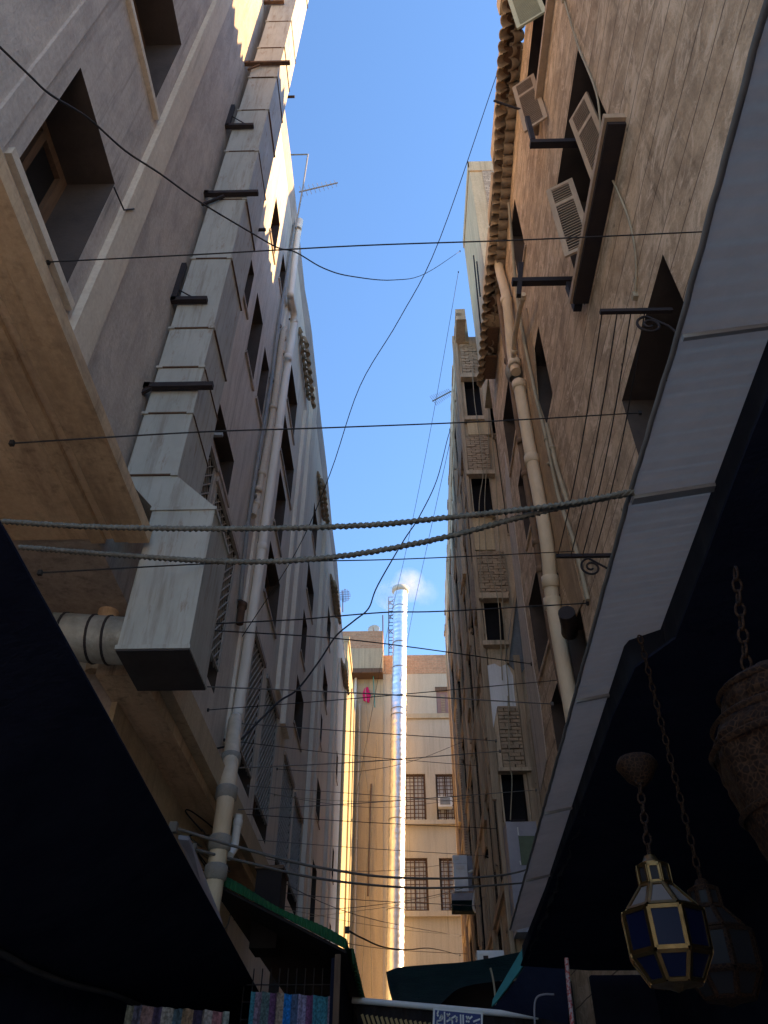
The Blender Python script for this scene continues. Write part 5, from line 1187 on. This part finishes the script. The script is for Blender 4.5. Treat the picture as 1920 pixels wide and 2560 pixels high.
for i, (lab, pxs) in enumerate([('leftmost pale cord hanging down the brick and window stack of the ruined house', [(1180, 905), (1186, 1000), (1200, 1100), (1208, 1180), (1198, 1260), (1200, 1400), (1206, 1500)]), ('pale cord crossing the second black window of the stack', [(1212, 860), (1222, 1060), (1212, 1250), (1218, 1400), (1245, 1500), (1256, 1700)]), ('rightmost pale cord hanging beside the brick stack', [(1216, 930), (1238, 1180), (1246, 1320), (1262, 1600), (1275, 1780)]), ('pair of cords hanging in the lowest black window', [(1270, 1740), (1274, 1900), (1280, 1950), (1276, 2050)])]):
    tag(MB().tube(smooth_path([onY(u, v, SY - .25) for u, v in pxs]), .012, 6).build('hanging_string', 'wire_tan'), lab, 'cord', 'cords hanging on the ruined house')
span('cable', 'pale cable looping down the right wall over the big window and its sill', [(1445, 115), (1490, 230), (1502, 330), (1505, 390), (1545, 480), (1575, 560), (1590, 650)], onX(1410, 0, RX - .02), onX(1588, 740, RX - .02), .012, 'wire_tan', wg)
for lab, pxs in [('thin cable running down the left wall along the pilaster edge', [(285, 468), (310, 525), (335, 522)])]:
    tag(MB().tube([onX(u, v, LX + .08) for u, v in pxs], .008, 6).build('cable', 'wire_black'), lab, 'cable', wg)
random.seed(11)
for i in range(9):
    y = random.uniform(9, 12); z = random.uniform(3.9, 5.2); P = [Vector((LX + .1 + random.uniform(0, .25), y + j * .35 * random.uniform(-.3, 1), z + .35 * math.sin(j * 1.3 + i) * (.4 if j else 1))) for j in range(6)]
    tag(MB().tube(smooth_path(P), .009, 5).build('loose_cable', 'wire_grey' if i % 2 else 'wire_black'), 'loose grey or black cable tangled on the left wall above the green roof', 'cable', 'cable tangle above the green roof')

# ================================================================== lanterns of the right hand shop
def lantern(name, label, c, s, rot, group, metal='brass', painted_shade=False):
    o = thing(name, label, 'lantern', c, group); c = Vector(c)
    def ring(r_, z): return [c + Vector((r_ * math.cos(rot + i * math.pi / 4 + math.pi / 8), r_ * math.sin(rot + i * math.pi / 4 + math.pi / 8), z * .78)) for i in range(8)]
    lev = [ring(.035 * s, .30 * s), ring(.055 * s, .285 * s), ring(.055 * s, .205 * s), ring(.125 * s, .10 * s), ring(.14 * s, 0), ring(.135 * s, -.09 * s), ring(.085 * s, -.17 * s), ring(.02 * s, -.2 * s)]
    lev[4] = ring(.14 * s, .095 * s); lev[5] = ring(.135 * s, -.07 * s)
    fr = MB(); gl = {}
    def panel(A1, B1, i, mtl):
        a, b, d, e = A1[i], A1[(i + 1) % 8], B1[(i + 1) % 8], B1[i]
        n = (b - a).cross(e - a).normalized(); mid = (a + b + d + e) / 4
        if n.dot(mid - c) < 0 and abs(n.z) < .9: n = -n
        t = .012 * s
        for p_, q in ((a, b), (b, d), (d, e), (e, a)):
            pi, qi = p_.lerp(mid, .09), q.lerp(mid, .09); fr.bar(pi, qi, t, t * .8, n)
        g = gl.setdefault(mtl, MB()); q_ = [x.lerp(mid, .1) for x in (a, b, d, e)]; g.prism(q_, -n * .004 * s)
    for i in range(8):
        panel(lev[1], lev[2], i, 'dark_glass'); panel(lev[2], lev[3], i, 'milk_glass'); panel(lev[4], lev[5], i, 'blue_glass'); panel(lev[5], lev[6], i, 'blue_glass')
    fr.lathe(c, [(.02 * s, .26 * s), (.03 * s, .24 * s), (.057 * s, .226 * s), (.03 * s, .228 * s)], 8); fr.lathe(c, [(.085 * s, -.135 * s), (.03 * s, -.145 * s), (.01 * s, -.153 * s), (.0, -.157 * s)], 8)
    fr.build('frame', metal, o)
    for k, g in gl.items(): g.build({'dark_glass': 'top_glass', 'milk_glass': 'shoulder_glass', 'blue_glass': 'blue_glass'}[k], 'dark_glass' if painted_shade else k, o)
    return o, c + Z_ * .26 * s
def chain(name, label, p_, q, r_, mtl, group=None):
    p_, q = Vector(p_), Vector(q); L_ = (q - p_).length; n = int(L_ / (r_ * 5)); d = (q - p_) / n; m = MB()
    for i in range(n):
        c = p_ + d * (i + .5); sd_ = Vector((1, 0, 0)) if i % 2 else Vector((0, 1, 0)); ln = d.normalized(); P = []
        for k in range(11):
            a = 2 * math.pi * k / 10; P.append(c + ln * math.cos(a) * r_ * 3 + sd_ * math.sin(a) * r_ * 1.5)
        m.tube(P, r_ * .5, 5, False)
    tag(m.build(name, mtl), label, 'chain', group)
lg = 'brass lanterns hung under the lantern shop ceiling'
LYp = 1.9
c = onY(1668, 2345, LYp)
o, tp_ = lantern('brass_lantern', 'brass lantern with blue glass panes, nearest the centre of the view', c, .66, R(-57.5), lg)
rose = onY(1592, 1915, LYp + .1)
chain('lantern_chain', 'thin dark chain holding the blue glass lantern', tp_, rose, .006, 'dark_brass', 'lantern chains')
tag(MB().lathe(rose - Z_ * .03, [(.005, -.03), (.03, -.01), (.055, .03), (.045, .05), (.01, .06)], 14).build('ceiling_rose', 'dark_brass'), 'small brass cap at the top of the blue glass lantern chain', 'lamp cap')
c = onY(1800, 2392, LYp + .45)
o2, tq = lantern('brass_lantern', 'second blue glass lantern, its shade put into dark colours, at the right edge', c, .74, R(-70), lg, 'dark_brass', True)  # darker metal and glass paint the shade onto this lantern
chain('lantern_chain', 'chain of the shaded lantern at the right edge', tq, tq + Z_ * .8, .006, 'dark_brass', 'lantern chains')
c = onY(2030, 1935, 1.25)
pl = thing('filigree_lantern', 'pierced brown metal lantern tapering downwards at the right edge', 'lantern', c, lg)
def fl_prof(s): return [(0.0, .2), (.03, .195), (.075, .175), (.1, .15), (.105, .125), (.1, .105), (.125, .09), (.14, .06), (.137, .03), (.12, -.06), (.095, -.16), (.07, -.215), (.06, -.225), (.0, -.225)]
m = MB(); n = 144; vs, fs = [], []; pr = fl_prof(1); fine = []
for (r0, h0), (r1, h1) in zip(pr, pr[1:]):
    for k in range(14): fine.append((r0 + (r1 - r0) * k / 14, h0 + (h1 - h0) * k / 14))
fine.append(pr[-1])
for r_, h in fine:
    for i in range(n):
        an = 2 * math.pi * i / n; rel = 1 + .03 * math.sin(8 * an) + (.022 * math.sin(12 * an + 3 * math.sin(h * 60)) * math.sin(h * 95 + 2 * math.sin(6 * an)) if r_ > .05 else 0); vs.append(c + Vector((r_ * rel * math.cos(an), r_ * rel * math.sin(an), h)))
for k in range(len(fine) - 1):
    for i in range(n): fs.append((k * n + i, k * n + (i + 1) % n, (k + 1) * n + (i + 1) % n, (k + 1) * n + i))
m.add(vs, fs, True); m.build('body', 'dark_brass', pl)
def rad_at(h):
    for (r0, h0), (r1, h1) in zip(pr, pr[1:]):
        if h1 <= h <= h0: return r0 + (r1 - r0) * (h0 - h) / max(1e-6, h0 - h1)
    return pr[-1][0]
m = MB()
for h in (.15, .09, .045, -.06, -.16, -.21): m.lathe(c + Z_ * h, [(rad_at(h) * 1.04, -.006), (rad_at(h) * 1.04 + .006, 0), (rad_at(h) * 1.04, .006)], 40)
m.build('bands', 'dark_brass', pl)
chain('lantern_chain', 'chain of the pierced brown lantern', onY(1872, 1712, 1.25), onY(1838, 1420, 1.27), .006, 'dark_brass', 'lantern chains')

# small things at the bottom right
P = [onY(u, v, 7) for u, v in [(1338, 2580), (1336, 2520), (1342, 2494), (1360, 2486), (1385, 2486)]]
tag(MB().tube(smooth_path(P), .007, 8).build('bent_pipe', 'grey_panel'), 'thin white bent pipe at the bottom edge beside the dark shop', 'pipe')
tag(MB().tube([onY(1416, 2395, 6), onY(1422, 2470, 6), onY(1432, 2570, 6)], .015, 8).build('striped_rope', 'red_cord'), 'red and white striped cord hanging in the dark shop', 'cord')
tag(MB().tube(smooth_path([onY(1226, 2420, 11.2), onY(1232, 2445, 11.2), onY(1237, 2480, 11.2), onY(1240, 2520, 11.0)]), .014, 6).build('hanging_string', 'wire_tan'), 'pale cord hanging in front of the dark green tarpaulin', 'cord')
